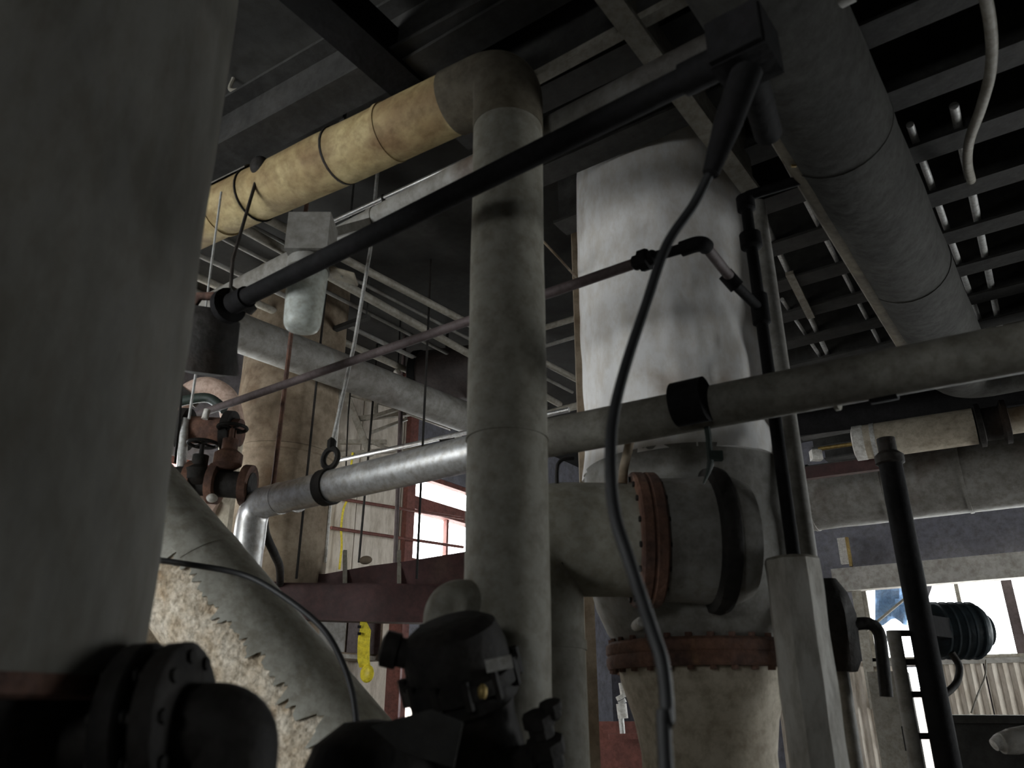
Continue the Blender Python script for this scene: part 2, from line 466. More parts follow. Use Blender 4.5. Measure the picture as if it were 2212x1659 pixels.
# ragged torn sheeting hanging along the top of the back window
xr0, xr1 = PY(1992, 1260, YB).x, PY(2212, 1240, YB).x + .4
mb = MB(); top, bot = [], []
for i in range(33):
    x = xr0 + (xr1 - xr0) * i / 32
    dz = .08 + .09 * noise.noise(V((i * .45, 3.1, 0))) + (.25 if i < 3 else 0) * (3 - i) / 3
    top.append(V((x, YB - .02, BWz1 + .1))); bot.append(V((x, YB - .02 + .01 * math.sin(i * 2), BWz1 - max(dz, .01))))
mb.quadgrid([bot, top], False)
mb.quadgrid([[p + V((0, -.01, 0)) for p in top], [p + V((0, -.01, 0)) for p in bot]], False)
single('torn_sheet', mb, M_DUSK, 'ragged torn sheeting hanging over the top of the bright back window', 'sheet')
single('blue_tarpaulin', MB().quadgrid([[PY(1890 + 70 * i / 8, 1268 + 76 * j / 6 + (8 * math.sin(i) if j == 6 else 0), YB + .17 + .03 * math.sin(i * 1.7 + j)) for i in range(9)] for j in range(7)], False),
       M_BLUE, 'light blue tarpaulin outside the back window', 'tarpaulin')

# corrugated cladding sheets on the back wall below the window, and cream boards on the left wall
def corr_sheet(axis, at, u0, u1, z0, z1, pitch=.12, amp=.022, nseg=6, t=.012):
    n = max(2, int((u1 - u0) / pitch * nseg))
    mb = MB()
    def ring(z):
        fr, bk = [], []
        for i in range(n + 1):
            u = u0 + (u1 - u0) * i / n
            o = amp * math.sin(2 * math.pi * u / pitch)
            if axis == 'y': fr.append(V((u, at - amp - t + o, z))); bk.append(V((u, at - amp + o, z)))
            else: fr.append(V((at + amp + t + o, u, z))); bk.append(V((at + amp + o, u, z)))
        return fr + bk[::-1]
    return mb.quadgrid([ring(z0), ring(z1)], True)
zc0 = BWz0 - .05
xa = PY(1775, 1500, YB).x
k = 0
x = xa - .6
while x < xr1 + .5:
    wdt = .62
    low = 0.02 if k % 3 != 2 else 1.15
    if x < gx1 and x + wdt > gx0:
        if x < gx0 - .05: wdt = gx0 - x
        else: x = gx1; k += 1; continue
    struct('corrugated_sheet', corr_sheet('y', YB, x, x + wdt, low, zc0 + (.06 if x < PY(1868, 1420, YB).x - .5 else 0)), M_CREAM, wall_back, True)
    x += wdt + .015; k += 1
sill = struct('sill', MB().aabb((bw0 - .1, YB - .1, BWz0 - .06), (bw1, YB + .02, BWz0)), M_CONCL, wall_back)
y = SWy1 + .1; k = 0
while y < WLy0 - .1:
    w_ = min(.72, WLy0 - .08 - y)
    struct('wall_board', MB().aabb((XL, y, .05), (XL + .02 + .008 * (k % 2), y + w_ - .02, CEIL - .3)), M_CREAM, wall_left)
    y += .72; k += 1
struct('post', MB().aabb((XL, WLy0 - .16, 0), (XL + .10, WLy0 - .02, CEIL)), M_REDW, wall_left)
q = PX(318, 1370, XL + .5)
t = thing('beige_screen', 'beige locker added to cover the low window, glimpsed between the near vessel and the inclined pipe', 'screen', up_to(q, 0))  # beige box put in to hide the bright side window here
part('body', MB().aabb((XL + .05, q.y - 1.3, 0), (XL + .45, q.y + .75, 3.0)), M_BEIGE, t)
for k in range(3):
    part('door', MB().aabb((XL + .45, q.y - 1.28 + k * .6, .1), (XL + .47, q.y - .74 + k * .6, 2.95)), M_BEIGE, t)
# outside: sunlit neighbouring wall seen through the low hatch
single('yard_wall', MB().aabb((gx0 - 1.5, YB + 1.6, -.2), (gx1 + 1.5, YB + 1.8, BWz0 - .3)), M_CREAM, 'bright cream wall outside behind the black stand pipe', 'wall')
single('neighbour_wall', MB().aabb((XL - 2.2, hx0.y - 1, 0), (XL - 2.0, hx1.y + 2.5, 2.6)), M_CREAM, 'bright cream wall outside behind the low hatch', 'wall')

# ================================================================== CEILING STRUCTURE
def run_level(pxa, pya, h, pxb, pyb):
    """two points of a level run: first by distance, second by the same height"""
    a = PH(pxa, pya, h); return a, PZ(pxb, pyb, a.z)
def extend(a, b, ea, eb):
    t = (b - a).normalized(); return a - t * ea, b + t * eb

# main beam above the yellow pipe
a, b = PZ(560, 300, z_at(PH(1096, 700, 3.0), 168) + .26), PZ(1180, -30, z_at(PH(1096, 700, 3.0), 168) + .26)
d = (b - a).normalized()
t = thing('ceiling_beam', 'dark riveted beam running just above the yellowed pipe', 'beam', (a + b) / 2)
a2, b2 = a - d * 3.2, b + d * 3.0
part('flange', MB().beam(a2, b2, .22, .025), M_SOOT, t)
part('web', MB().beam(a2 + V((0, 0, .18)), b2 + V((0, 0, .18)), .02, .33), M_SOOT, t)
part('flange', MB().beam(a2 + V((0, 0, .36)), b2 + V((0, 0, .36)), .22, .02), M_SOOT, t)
# dark beam along the depth of the room, top left
a, b = PZ(620, -40, 4.66), PZ(880, 190, 4.66)
t = thing('ceiling_beam', 'black beam crossing the concrete ceiling at top left', 'beam', (a + b) / 2)
a2, b2 = extend(a, b, 1.0, .2)
part('flange', MB().beam(a2, b2, .20, .03), M_BLACK, t)
part('web', MB().beam(a2 + V((0, 0, .17)), b2 + V((0, 0, .17)), .02, .31), M_BLACK, t)
# second cross beam and pale beam near the black junction box
a, b = PZ(1165, 165, 4.5), PZ(1350, 65, 4.5)
t = thing('ceiling_beam', 'beige edged beam behind the top of the centre riser', 'beam', (a + b) / 2)
a2, b2 = extend(a, b, .9, 1.2)
part('flange', MB().beam(a2, b2, .06, .04), M_PALE, t)
part('web', MB().beam(a2 + V((0, 0, .24)), b2 + V((0, 0, .24)), .02, .46), M_SOOT, t)
a, b = PZ(1352, 45, 4.42), PZ(1540, 300, 4.42)
t = thing('ceiling_beam', 'pale narrow beam crossing above the black pipe near the junction box', 'beam', (a + b) / 2)
a2, b2 = extend(a, b, .5, .6)
part('flange', MB().beam(a2, b2, .10, .03), M_PALE, t)
part('web', MB().beam(a2 + V((0, 0, .28)), b2 + V((0, 0, .28)), .02, .54), M_PALE, t)

# joists of the right-hand ceiling, running across
jz = 4.70
ys = []
yy = 2.3
while yy < 11.6:
    ys.append(yy); yy += .56
for i, yj in enumerate(ys):
    ordn = ['nearest', 'second', 'third', 'fourth', 'fifth', 'sixth', 'seventh', 'eighth', 'ninth', 'tenth', 'eleventh', 'twelfth', 'thirteenth',
            'fourteenth', 'fifteenth', 'sixteenth', 'farthest'][i]
    t = thing('ceiling_joist', 'sooty steel joist across the right ceiling, %s counted away from the camera' % ordn, 'joist',
              (1.6, yj, jz), 'joists of the right ceiling')
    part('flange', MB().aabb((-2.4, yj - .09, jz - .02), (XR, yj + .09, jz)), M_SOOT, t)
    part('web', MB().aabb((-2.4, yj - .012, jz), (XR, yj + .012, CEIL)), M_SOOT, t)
# bright conduits above those joists
conds = [((2012, 400), (2108, 670), 'galvanised conduit above the joists, just right of the large pale duct', .022),
         ((2090, 370), (2150, 660), 'galvanised conduit above the joists, nearest the right edge', .026),
         ((1760, 470), (1890, 720), 'galvanised conduit above the joists, along the brown pipe', .018),
         ((1690, 560), (1752, 690), 'galvanised conduit above the joists, left of the brown pipe', .022),
         ((1735, 715), (1765, 760), 'short galvanised conduit above the joists near the grey riser', .016)]
for (p0, p1, lab, r) in conds:
    a, b = PZ(*p0, 4.74), PZ(*p1, 4.74)
    a2, b2 = extend(a, b, .7, .9)
    single('conduit', MB().tube([a2, b2], r, 10), M_STEEL, lab, 'conduit')

# rack of parallel pipes under the left ceiling
rk = [((745, 560), (1015, 700), .030), ((730, 585), (1010, 730), .016), ((700, 590), (1000, 757), .034), ((690, 622), (930, 745), .016),
      ((480, 575), (900, 775), .020), ((430, 600), (880, 800), .030), ((560, 700), (960, 870), .018), ((450, 640), (860, 825), .018)]
names = ['topmost', 'second', 'third', 'fourth', 'fifth', 'sixth', 'seventh', 'lowest']
for (p0, p1, r), nm in zip(rk, names):
    zz = 4.86 if r > .025 else 4.93; r *= 1.1
    a, b = PZ(*p0, zz), PZ(*p1, zz)
    a2, b2 = extend(a, b, 1.0 if nm in ('topmost', 'second', 'third', 'fourth') else .5, 1.8)
    if b2.y > YB - .05: b2 = a2 + (b2 - a2) * ((YB - .05 - a2.y) / (b2.y - a2.y))
    single('rack_pipe', MB().tube([a2, b2], r, 12), M_PALE if r > .025 else M_GREYW,
           'slim ceiling pipe running away, %s of the bundle left of the centre riser' % nm, 'pipe', group='ceiling pipe bundle')
# trapeze hangers carrying the bundle
for i, (pa, pb) in enumerate((((610, 560), (1000, 640)), ((700, 720), (1015, 800)))):
    a, b = PZ(pa[0], pa[1], 4.79), PZ(pb[0], pb[1], 4.79)
    b = V((b.x, a.y, a.z)) if abs(b.x - a.x) > .5 else a + V((1.5, 0, 0))
    t = thing('trapeze_hanger', ('near' if i == 0 else 'far') + ' steel channel hanger carrying the ceiling pipe bundle', 'hanger', (a + b) / 2)
    part('channel', MB().beam(a, b, .05, .04), M_SOOT, t)
    for q in (a.lerp(b, .05), a.lerp(b, .95)):
        part('rod', MB().tube([q, up_to(q, CEIL)], .008, 8), M_SOOT, t)

# pale roof truss in front of the left wall
def truss():
    c = PH(850, 930, 8.3)
    t = thing('roof_truss', 'pale beige bracing frame below the ceiling by the bright left window', 'truss', c)
    def m(p, q, w, h=8.3, h2=None):
        a, b = PH(*p, h), PH(*q, h2 or h)
        part('member', MB().beam(a, b, rad(w, a) * 2, rad(w, a) * 2), M_PALE, t)
    m((745, 845), (800, 985), 14); m((770, 905), (1010, 880), 10, 8.3, 8.5); m((800, 935), (880, 905), 6); m((752, 850), (860, 880), 9)
    m((865, 878), (865, 1000), 9); m((790, 905), (905, 870), 8, 8.2); m((880, 890), (975, 925), 10); m((735, 955), (835, 955), 9)
    m((790, 950), (840, 970), 7); m((735, 855), (795, 845), 8); m((735, 982), (1010, 960), 10, 8.5)
    m((812, 850), (812, 905), 8)
truss()

# ================================================================== CENTRE RISER WITH YELLOWED RUN
colp = PH(1096, 700, 3.0)
R_COL = .163
z_run = z_at(colp, 168)
yl = PZ(418, 484, z_run)
dirx = (yl - up_to(colp, z_run)).normalized()
far = up_to(colp, z_run) + dirx * ((XL + .05 - colp.x) / dirx.x)
t = thing('insulated_riser', 'tall drab lagged riser in the centre with a yellowed run elbowing off its top', 'pipe', up_to(colp, 0))
corner = up_to(colp, z_run)
e0, e1 = corner + dirx * .33, corner - V((0, 0, .33))
part('riser', MB().tube(lerp_path(up_to(colp, 0), e1, 40), R_COL, 32, wob=.035, ws=2.6), M_COLUMN, t)
part('elbow', MB().tube([e1] + fillet([e1, corner, e0], .33, 10)[1:-1] + [e0], R_COL * 1.03, 32), M_UMBER, t)  # elbow in a darker brown than the riser and the run
yrun = part('run', MB().tube(lerp_path(e0, far, 40), R_COL * .98, 32, wob=.05, ws=2.2), M_YELLOW, t, 'yellow brown stained lagging')
for s in (.75, 2.1):
    c = corner + dirx * s
    part('band', MB().tube([c - dirx * .012, c + dirx * .012], R_COL * 1.02, 32), M_YELLOW, t)
for zz in (.9, 2.6):
    c = up_to(colp, zz)
    part('band', MB().tube([c - V((0, 0, .004)), c + V((0, 0, .004))], R_COL * 1.025, 32), M_COLUMN, t)
# grey strip of loose jacket on the top of the yellow run
def shell(a, b, r, a0, a1, nu=16, nl=24, jag=.0, th=.006, seed=0.0, mbx=None):
    """part of a cylinder wall; a0..a1 angles around the axis measured from up, towards the camera side positive"""
    a, b = V(a), V(b); d = (b - a).normalized()
    u = (V((0, 0, 1)) - d * d.z).normalized(); w = d.cross(u)
    if w.dot(CAM - (a + b) / 2) < 0: w = -w
    mbx = mbx or MB()
    outer, inner = [], []
    for i in range(nl + 1):
        c = a.lerp(b, i / nl)
        e0_ = a0 + jag * noise.noise(V((i * .21, seed, 0))); e1_ = a1 + jag * noise.noise(V((i * .13, seed + 9, 0))) + jag * .6 * noise.noise(V((i * .41, seed + 4, 0)))
        ro, ri = [], []
        for j in range(nu + 1):
            an = e0_ + (e1_ - e0_) * j / nu
            dr = u * math.cos(an) + w * math.sin(an)
            ro.append(c + dr * (r + th)); ri.append(c + dr * r)
        outer.append(ro + ri[::-1])
    return mbx.quadgrid(outer, True)
part('jacket_strip', shell(corner + dirx * 1.75, corner + dirx * 2.3, R_COL * 1.05, -.5, 1.0, 10, 16, .12), M_GREYW, t)

# hangers of the yellow run
def pipe_hanger(label, c, r, dirp, ztop, mat=M_DARK, clampw=.035, name='pipe_hanger'):
    t = thing(name, label, 'hanger', c)
    part('clamp', MB().tube([c - dirp * clampw, c + dirp * clampw], r * 1.07, 24), mat, t)
    part('lug', MB().box(c + V((0, 0, r * 1.07 + .03)), (.02, .02, .045)), mat, t)
    part('rod', MB().tube([c + V((0, 0, r + .05)), up_to(c, ztop)], .011, 8), mat, t)
    return t
hx = PZ(690, 300, z_run); 
s1 = (hx - corner).dot(dirx)
pipe_hanger('black clamp with a rod to the ceiling on the yellowed run', corner + dirx * s1, R_COL * .97, dirx, CEIL, M_DARK, .007)
# clamp lump with thin hanging rods at the left end of the run
hx = PZ(520, 400, z_run); s2 = (hx - corner).dot(dirx)
c = corner + dirx * s2
toc = (CAM - c); toc.z = 0; toc.normalize()
cl = c + toc * (R_COL + .055) + V((0, 0, .05))
t = thing('beam_clamp', 'dark round clamp with thin rods hanging at the left end of the yellowed run', 'clamp', cl)
part('knob', MB().sphere(cl, .058, 14, 8, (1, 1, 1.15)), M_DARK, t)
part('strap', MB().torus(c, dirx, R_COL * 1.0, .006, 28, 8), M_DARK, t)
hA = (cl - CAM).dot(HV)
part('rod', MB().tube([cl, PH(503, 560, hA), PH(497, 640, hA)], .010, 8), M_DARK, t)
part('hook', MB().torus(PH(495, 655, hA), RT.cross(V((0, 0, 1))), .03, .008, 16, 6), M_DARK, t)
single('pull_chain', MB().tube([PH(478, 415, hA + .05), PH(458, 560, hA + .05), PH(440, 700, hA + .05), PH(428, 775, hA + .05), PH(408, 905, hA + .05)], [.007, .006, .006, .008, .006], 8), M_STEEL,
       'thin grey pull rod hanging beside the near vessel', 'rod')
single('hanging_rod', MB().tube([PH(400, 700, hA + .3), PH(388, 910, hA + .3), PH(378, 1000, hA + .3)], .007, 8), M_DARK, 'thin dark rod hanging close to the near vessel edge', 'rod')

# ================================================================== BLACK DIAGONAL PIPE, JUNCTION BOX, CABLE
bp0 = PH(1092, 375, 2.55)
zb = bp0.z
ba, bb = PZ(505, 655, zb), PZ(1545, 140, zb)
rb = rad(50, bp0)
t = thing('black_pipe', 'straight black pipe crossing in front of the centre riser', 'pipe', (ba + bb) / 2)
part('tube', MB().tube([ba, bb], rb, 20), M_BLACK, t)
dd = (bb - ba).normalized()
for s in (.02, .98):
    c = ba.lerp(bb, s)
    part('coupling', MB().tube([c - dd * .06, c + dd * .06], rb * 1.25, 20), M_BLACK, t)
    
jb = bb + dd * .10
t = thing('junction_box', 'black box with cable gland at the upper end of the black pipe', 'box', jb)
ax = (dd, dd.cross(V((0, 0, 1))).normalized(), V((0, 0, 1)))
part('body', MB().box(jb, (.09, .08, .085), ax), M_BLACK, t)
part('lid', MB().box(jb + ax[1] * (.09 if ax[1].dot(CAM - jb) > 0 else -.09), (.085, .012, .08), ax), M_BLACK, t)
gl = P(1572, 268, depth(jb) - .05)
part('gland', MB().tube([jb - V((0, 0, .08)), gl, P(1535, 375, depth(jb) - .1)], [.05, .045, .026], 14), M_BLACK, t)
part('conduit_stub', MB().tube([jb, P(1660, 290, depth(jb) + .35)], .05, 14), M_BLACK, t)
dj = depth(jb)
cab = [P(1545, 350, dj - .08), P(1500, 440, dj - .1), P(1440, 530, dj - .15), P(1395, 660, dj - .25), P(1352, 790, dj - .38), P(1325, 900, dj - .5), P(1319, 1000, dj - .6),
       P(1328, 1110, dj - .68), P(1362, 1220, dj - .75), P(1408, 1360, dj - .8), P(1432, 1440, dj - .84), P(1442, 1560, dj - .9), P(1441, 1700, dj - .95)]
cab.append(V((cab[-1].x, cab[-1].y, 0.02)))
single('hanging_cable', MB().tube(catmull(cab, 8), .0155, 10), M_RUBBER, 'long black cable hanging in front of the white wrapped vessel', 'cable')

# valve at the left lower end of the black pipe
c = P(470, 745, depth(ba) + .1)
t = thing('gate_valve', 'dark bulky valve at the lower left end of the black pipe', 'valve', c)
part('body', MB().lathe(P(455, 690, depth(c)), P(450, 820, depth(c)) - P(470, 680, depth(c)), [(.10, -.06), (.13, -.03), (.15, 0), (.155, .14), (.165, .2), (.175, .24), (.175, .28), (.05, .30)], 20), M_DARK, t)
part('bonnet', MB().lathe(P(530, 640, depth(c)), P(450, 720, depth(c)) - P(530, 640, depth(c)), [(.05, 0), (.09, .01), (.09, .05), (.06, .06), (.06, .2)], 18), M_DARK, t)
part('flange', MB().lathe(ba - dd * .05, dd, [(.0, -.02), (.095, -.02), (.095, .02), (.0, .02)], 20), M_BLACK, t)
part('yoke', MB().tube([P(395, 690, depth(c)), P(430, 640, depth(c)), P(480, 640, depth(c))], .025, 10), M_RUST, t)
part('bracket', MB().beam(P(375, 735, depth(c)), P(460, 700, depth(c)), .06, .08), M_DARK, t)

# ================================================================== BEIGE PIPE BEHIND, ITS HIGHLIGHT AS A SHINY ROD
ga = PH(880, 445, 3.75)
g0, g1 = PZ(590, 590, ga.z), PZ(1440, 160, ga.z)
g0, g1 = extend(g0, g1, 2.6, .8)
single('grey_pipe', MB().tube(lerp_path(g0, g1, 12), rad(62, ga), 20), M_GREYW, 'dull grey pipe running between the yellowed run and the black pipe', 'pipe')
ca, cb = PZ(690, 492, ga.z + .17), PZ(1024, 338, ga.z + .17)  # shiny rod stands in for the bright highlight on top of the pipe
single('highlight_rod', MB().tube(list(extend(ca, cb, .1, .5)), .014, 10), M_ALU, 'thin shiny rod added as the highlight along the grey pipe', 'conduit')
mid = ca.lerp(cb, .45)
t = thing('rod_clip', 'small dark clip and post between the highlight rod and the grey pipe', 'clip', mid)
part('post', MB().tube([mid, mid - V((0, 0, .16))], .012, 8), M_DARK, t)
part('clip', MB().torus(mid, (cb - ca), .018, .006, 12, 6), M_DARK, t)

# ================================================================== LAMP
lc = PH(664, 600, 3.55)
dl = depth(lc)
t = thing('jar_lamp', 'white frosted jar lamp hanging under a grey box, unlit', 'lamp', lc)
top = up_to(lc, z_at(lc, 588)); bot = up_to(lc, z_at(lc, 714))
hgt = top.z - bot.z
rj = rad(86, lc)
part('glass_jar', MB().lathe(bot, (0, 0, 1), [(0, 0), (rj * .55, .003), (rj * .78, .012), (rj * .87, .03), (rj * .9, .05), (rj * .96, hgt * .6), (rj, hgt), (rj * .95, hgt + .01)], 28), M_JAR, t)
part('collar', MB().lathe(top, (0, 0, 1), [(rj * .9, 0), (rj * 1.08, .005), (rj * 1.08, .06), (rj * .7, .09)], 24), M_GREYW, t)
zz = top.z + .09
part('ballast_box', MB().box(up_to(lc, zz + .11), (.11, .09, .11), (RT, HV, V((0, 0, 1)))), M_GREYW, t)
bx_ = up_to(lc, zz + .11)
gt = (g1 - g0).normalized(); gq = g0 + gt * (bx_ - g0).dot(gt)
part('arm', MB().beam(bx_, gq, .05, .05), M_GREYW, t)
part('pipe_clip', MB().tube([gq - gt * .025, gq + gt * .025], rad(62, ga) * 1.06, 20), M_GREYW, t)
q = PH(742, 596, 3.6)
part('reflector_plate', MB().box(q, (.07, .06, .006), ((RT * .9 - V((0, 0, .3))).normalized(), HV, (V((0, 0, .9)) + RT * .3).normalized())), M_BEIGE, t)
part('bracket', MB().beam(q, up_to(lc, zz + .05), .02, .02), M_GREYW, t)

# ================================================================== ALUMINIUM JACKETED PIPE (mid level)
pm0 = PH(1190, 930, 3.5)
zm = pm0.z
m_l = PZ(548, 1090, zm); m_m = PZ(1015, 980, zm); m_r = PZ(2240, 750, zm)
m_r2 = m_r + (m_r - m_l).normalized() * .8
rm = rad(72, m_l) * 1.0
rm = rad(88, pm0)
down = up_to(m_l, .0)
t = thing('jacketed_pipe', 'shiny metal jacketed pipe bending down at the left, running across to the right edge', 'pipe', m_l)
ml0 = m_l + (m_m - m_l).normalized() * .26
part('bend', MB().tube(fillet([m_l - V((0, 0, .28)), m_l, ml0], .26, 12), rm * 1.02, 24), M_ALU, t)
part('drop', MB().tube(lerp_path(m_l - V((0, 0, .28)), down, 10), rm, 24), M_ALU, t)
part('bright_run', MB().tube(lerp_path(ml0, m_m + (m_m - m_l).normalized() * .1, 10), rm, 24), M_ALU, t)
pr = PZ(1462, 868, zm)
part('painted_run', MB().tube(lerp_path(m_m + (m_m - m_l).normalized() * .1, m_r2, 24), rm * .98, 24), M_DULL, t, 'drab painted lagging')
dm = (m_r - m_l).normalized()
for q in (ml0, PZ(640, 1072, zm), PZ(1800, 835, zm)):
    part('seam_band', MB().tube([q - dm * .008, q + dm * .008], rm * 1.04, 24), M_ALU if depth(q) > 4 else M_COLUMN, t)
q = PZ(1492, 868, zm)
part('black_band', MB().tube([q - dm * .07, q + dm * .07], rm * 1.01, 24), M_BLACK, t, 'black tape wrap')
q = PZ(1900, 815, zm)
part('black_band', MB().tube([q - dm * .05, q + dm * .05], rm * 1.05, 24), M_BLACK, t, 'black tape wrap')
# clamp and rod
q = PZ(708, 1052, zm)
t = thing('pipe_hanger', 'dark clamp and eye on a long rod holding the shiny jacketed pipe', 'hanger', q)
part('clamp', MB().tube([q - dm * .035, q + dm * .035], rm * 1.14, 24), M_DARK, t)
eye = q + V((0, 0, rm + .11))
part('eye', MB().torus(eye + V((0, 0, -.03)), dm.cross(V((0, 0, 1))), .06, .018, 20, 8), M_DARK, t)
part('nut', MB().lathe(eye + V((0, 0, .03)), (0, 0, 1), [(.02, 0), (.028, .01), (.028, .05), (.012, .07)], 6), M_DARK, t)
hq = (eye - CAM).dot(HV)
part('rod', MB().tube([eye + V((0, 0, .04)), PH(765, 745, hq), PH(800, 540, hq - .0), up_to(PH(806, 500, hq), CEIL)], .0125, 10), M_STEEL, t)
# strut hanging from the painted run on the right
q = PZ(1520, 880, zm)
hq = (q - CAM).dot(HV)
t = thing('hook_bracket', 'dark green hooked bracket hanging below the painted pipe', 'bracket', q)
part('bar', MB().tube([q, PH(1530, 940, hq), PH(1535, 1000, hq)], .014, 8), M_GREEN, t)
part('clamp', MB().box(PH(1545, 985, hq), (.03, .015, .02), (RT, HV, V((0, 0, 1)))), M_GREEN, t)
part('hook', MB().tube([PH(1535, 1000, hq), PH(1530, 1020, hq), PH(1520, 1045, hq)], [.016, .01, .004], 8), M_GREEN, t)

# ================================================================== NEAR VESSEL, LEFT
def near_vessel():
    ax = PH(-130, 1000, 1.9)
    t = thing('insulated_vessel', 'huge grey canvas covered vessel filling the left edge', 'vessel', up_to(ax, 0))
    def zr(py, edge):
        z = z_at(ax, py)
        # radius so that the right silhouette shows at pixel column edge
        c = up_to(ax, z)
        dc = depth(c); px = CX + F_PX * (c - CAM).dot(RT) / dc
        return z, (edge - px) * dc / F_PX
    prof = [zr(y, e) for y, e in ((1462, 262), (1380, 280), (1280, 297), (1180, 312), (1050, 328), (900, 350), (750, 372), (600, 395), (450, 418), (300, 442), (150, 466), (0, 490), (-200, 520), (-420, 550))]
    zs = [p[0] for p in prof]; rs = [p[1] * .985 for p in prof]
    # finer rings
    pts, rr = [], []
    N_ = 60
    for i in range(N_ + 1):
        z = zs[0] + (min(zs[-1], 4.5) - zs[0]) * i / N_
        for k in range(len(zs) - 1):
            if zs[k] <= z <= zs[k + 1] + 1e-6:
                f = (z - zs[k]) / (zs[k + 1] - zs[k]); r = rs[k] + (rs[k + 1] - rs[k]) * f
        pts.append(up_to(ax, z)); rr.append(r)
    part('canvas_cover', MB().tube(pts, rr, 72, wob=.022, ws=2.3), M_CANVAS, t)
    z0 = zs[0]
    part('rim', MB().lathe(up_to(ax, z0 - .05), (0, 0, 1), [(rr[0] * .96, 0), (rr[0] * .99, .01), (rr[0] * .99, .06)], 48), M_RUST, t)
    part('lower_shell', MB().lathe(up_to(ax, 0), (0, 0, 1), [(rr[0] * .55, 0), (rr[0] * .55, .5), (rr[0] * .9, z0 - .05), (.02, z0 - .04)], 40), M_DARK, t)
    for zz in (zs[0] + .5, zs[0] + 1.3):
        k = min(range(len(pts)), key=lambda i: abs(pts[i].z - zz))
    return ax
nv = near_vessel()
# dark flanged elbow at the bottom left
def flanged_elbow():
    dn = 1.75
    a = P(120, 1600, dn); b = P(430, 1575, dn)
    ax = (b - a).normalized()
    t = thing('flanged_elbow', 'black flanged pipe elbow beneath the near vessel', 'pipe', b)
    c0 = P(268, 1580, dn)
    part('stub', MB().tube([P(60, 1600, dn), c0], .085, 20), M_DARK, t)
    fl1, fl2 = P(300, 1570, dn), P(380, 1568, dn)
    for q in (fl1, fl2):
        f = part('flange', MB().lathe(q - ax * .03, ax, [(.10, 0), (.172, .004), (.178, .012), (.178, .052), (.172, .058), (.10, .062)], 32), M_DARK, t)
        bolts(f, q, ax, .145, 10, .016, M_DARK, ln=2.4)
    part('elbow', MB().tube(fillet([P(400, 1570, dn), P(515, 1568, dn), V(P(515, 1568, dn)) - V((0, 0, .25))], .13, 10), .092, 24), M_DARK, t)
    w = V(P(515, 1568, dn)) - V((0, 0, .25))
    part('drop', MB().tube([w, up_to(w, 0)], .092, 24), M_DARK, t)
flanged_elbow()
single('grey_cover_plate', MB().box(P(80, 1640, 1.7), (.045, .005, .06), ((RT * .9 + UP * .4).normalized(), FW, (UP * .9 - RT * .4).normalized())), M_MAUVE, 'dull purple grey plate at the bottom left corner', 'plate')

# ================================================================== INCLINED TORN PIPE
ia, ib = P(178, 960, 4.1), P(690, 1600, 3.35)
di = (ib - ia).normalized()
ra = rad(236, (ia + ib) / 2)
t = thing('inclined_pipe', 'thick inclined pipe with torn grey jacket and bare cream lagging below', 'pipe', ib)
i0, i1 = ia - di * .5, ib + di * .42
part('foot', MB().tube([i1 - di * .02, i1 + di * .1 - V((0, 0, .1)), up_to(i1 + di * .12, 0)], ra * .9, 28), M_BARE, t)
part('lagging', MB().tube(lerp_path(i0, i1, 50), ra, 40, wob=.05, ws=5), M_BARE, t)
part('jacket', shell(i0, ia + di * 1.0, ra * 1.015, -1.9, 1.38, 40, 160, .28, .008, 2.0), M_JACKET, t, 'torn grey jacket')
part('jacket', shell(ia + di * 1.01, i1, ra * 1.02, -1.9, 1.25, 40, 160, .34, .008, 7.0), M_JACKET, t, 'torn grey jacket')
part('seam_band', shell(ia + di * .97, ia + di * 1.04, ra * 1.03, -1.9, 1.2, 30, 3, .05, .008, 2.0), M_JACKET, t)
# thin wire across the inclined pipe
wire = [P(300, 1205, 3.0), P(400, 1218, 3.3), P(520, 1240, 3.35), P(600, 1280, 3.25), P(690, 1350, 3.15), P(735, 1420, 3.1), P(762, 1500, 3.05), P(772, 1590, 3.0), P(775, 1659, 2.95)]
wire.append(up_to(wire[-1], .02))
single('slack_wire', MB().tube(catmull(wire, 8), .0125, 10), M_RUBBER, 'slack black wire draped over the inclined torn pipe', 'cable')

# ================================================================== WHITE WRAPPED VESSEL, RIGHT OF CENTRE
wp = PH(1450, 700, 4.3)
t = thing('wrapped_vessel', 'tall vessel wrapped in wrinkled white sheeting with a flanged nozzle', 'vessel', up_to(wp, 0))
WV = t
def prof_at(rows, ax):
    out = []
    for y, l, r in rows:
        z = z_at(ax, y); c = up_to(ax, z)
        out.append((z, .5 * (r - l) * depth(c) / F_PX))
    return sorted(out)
pr_ = prof_at([(1030, 1262, 1695), (900, 1258, 1664), (700, 1250, 1642), (500, 1243, 1612), (370, 1240, 1592), (330, 1262, 1570), (305, 1290, 1545), (292, 1330, 1510)], wp)
pts, rr = [], []
for i in range(91):
    z = pr_[0][0] + (pr_[-1][0] - pr_[0][0]) * i / 90
    for k in range(len(pr_) - 1):
        if pr_[k][0] <= z <= pr_[k + 1][0] + 1e-6:
            f = (z - pr_[k][0]) / (pr_[k + 1][0] - pr_[k][0]); r = pr_[k][1] + (pr_[k + 1][1] - pr_[k][1]) * f
    pts.append(up_to(wp, z)); rr.append(r)
mb = MB()
rings = []
SEG = 96
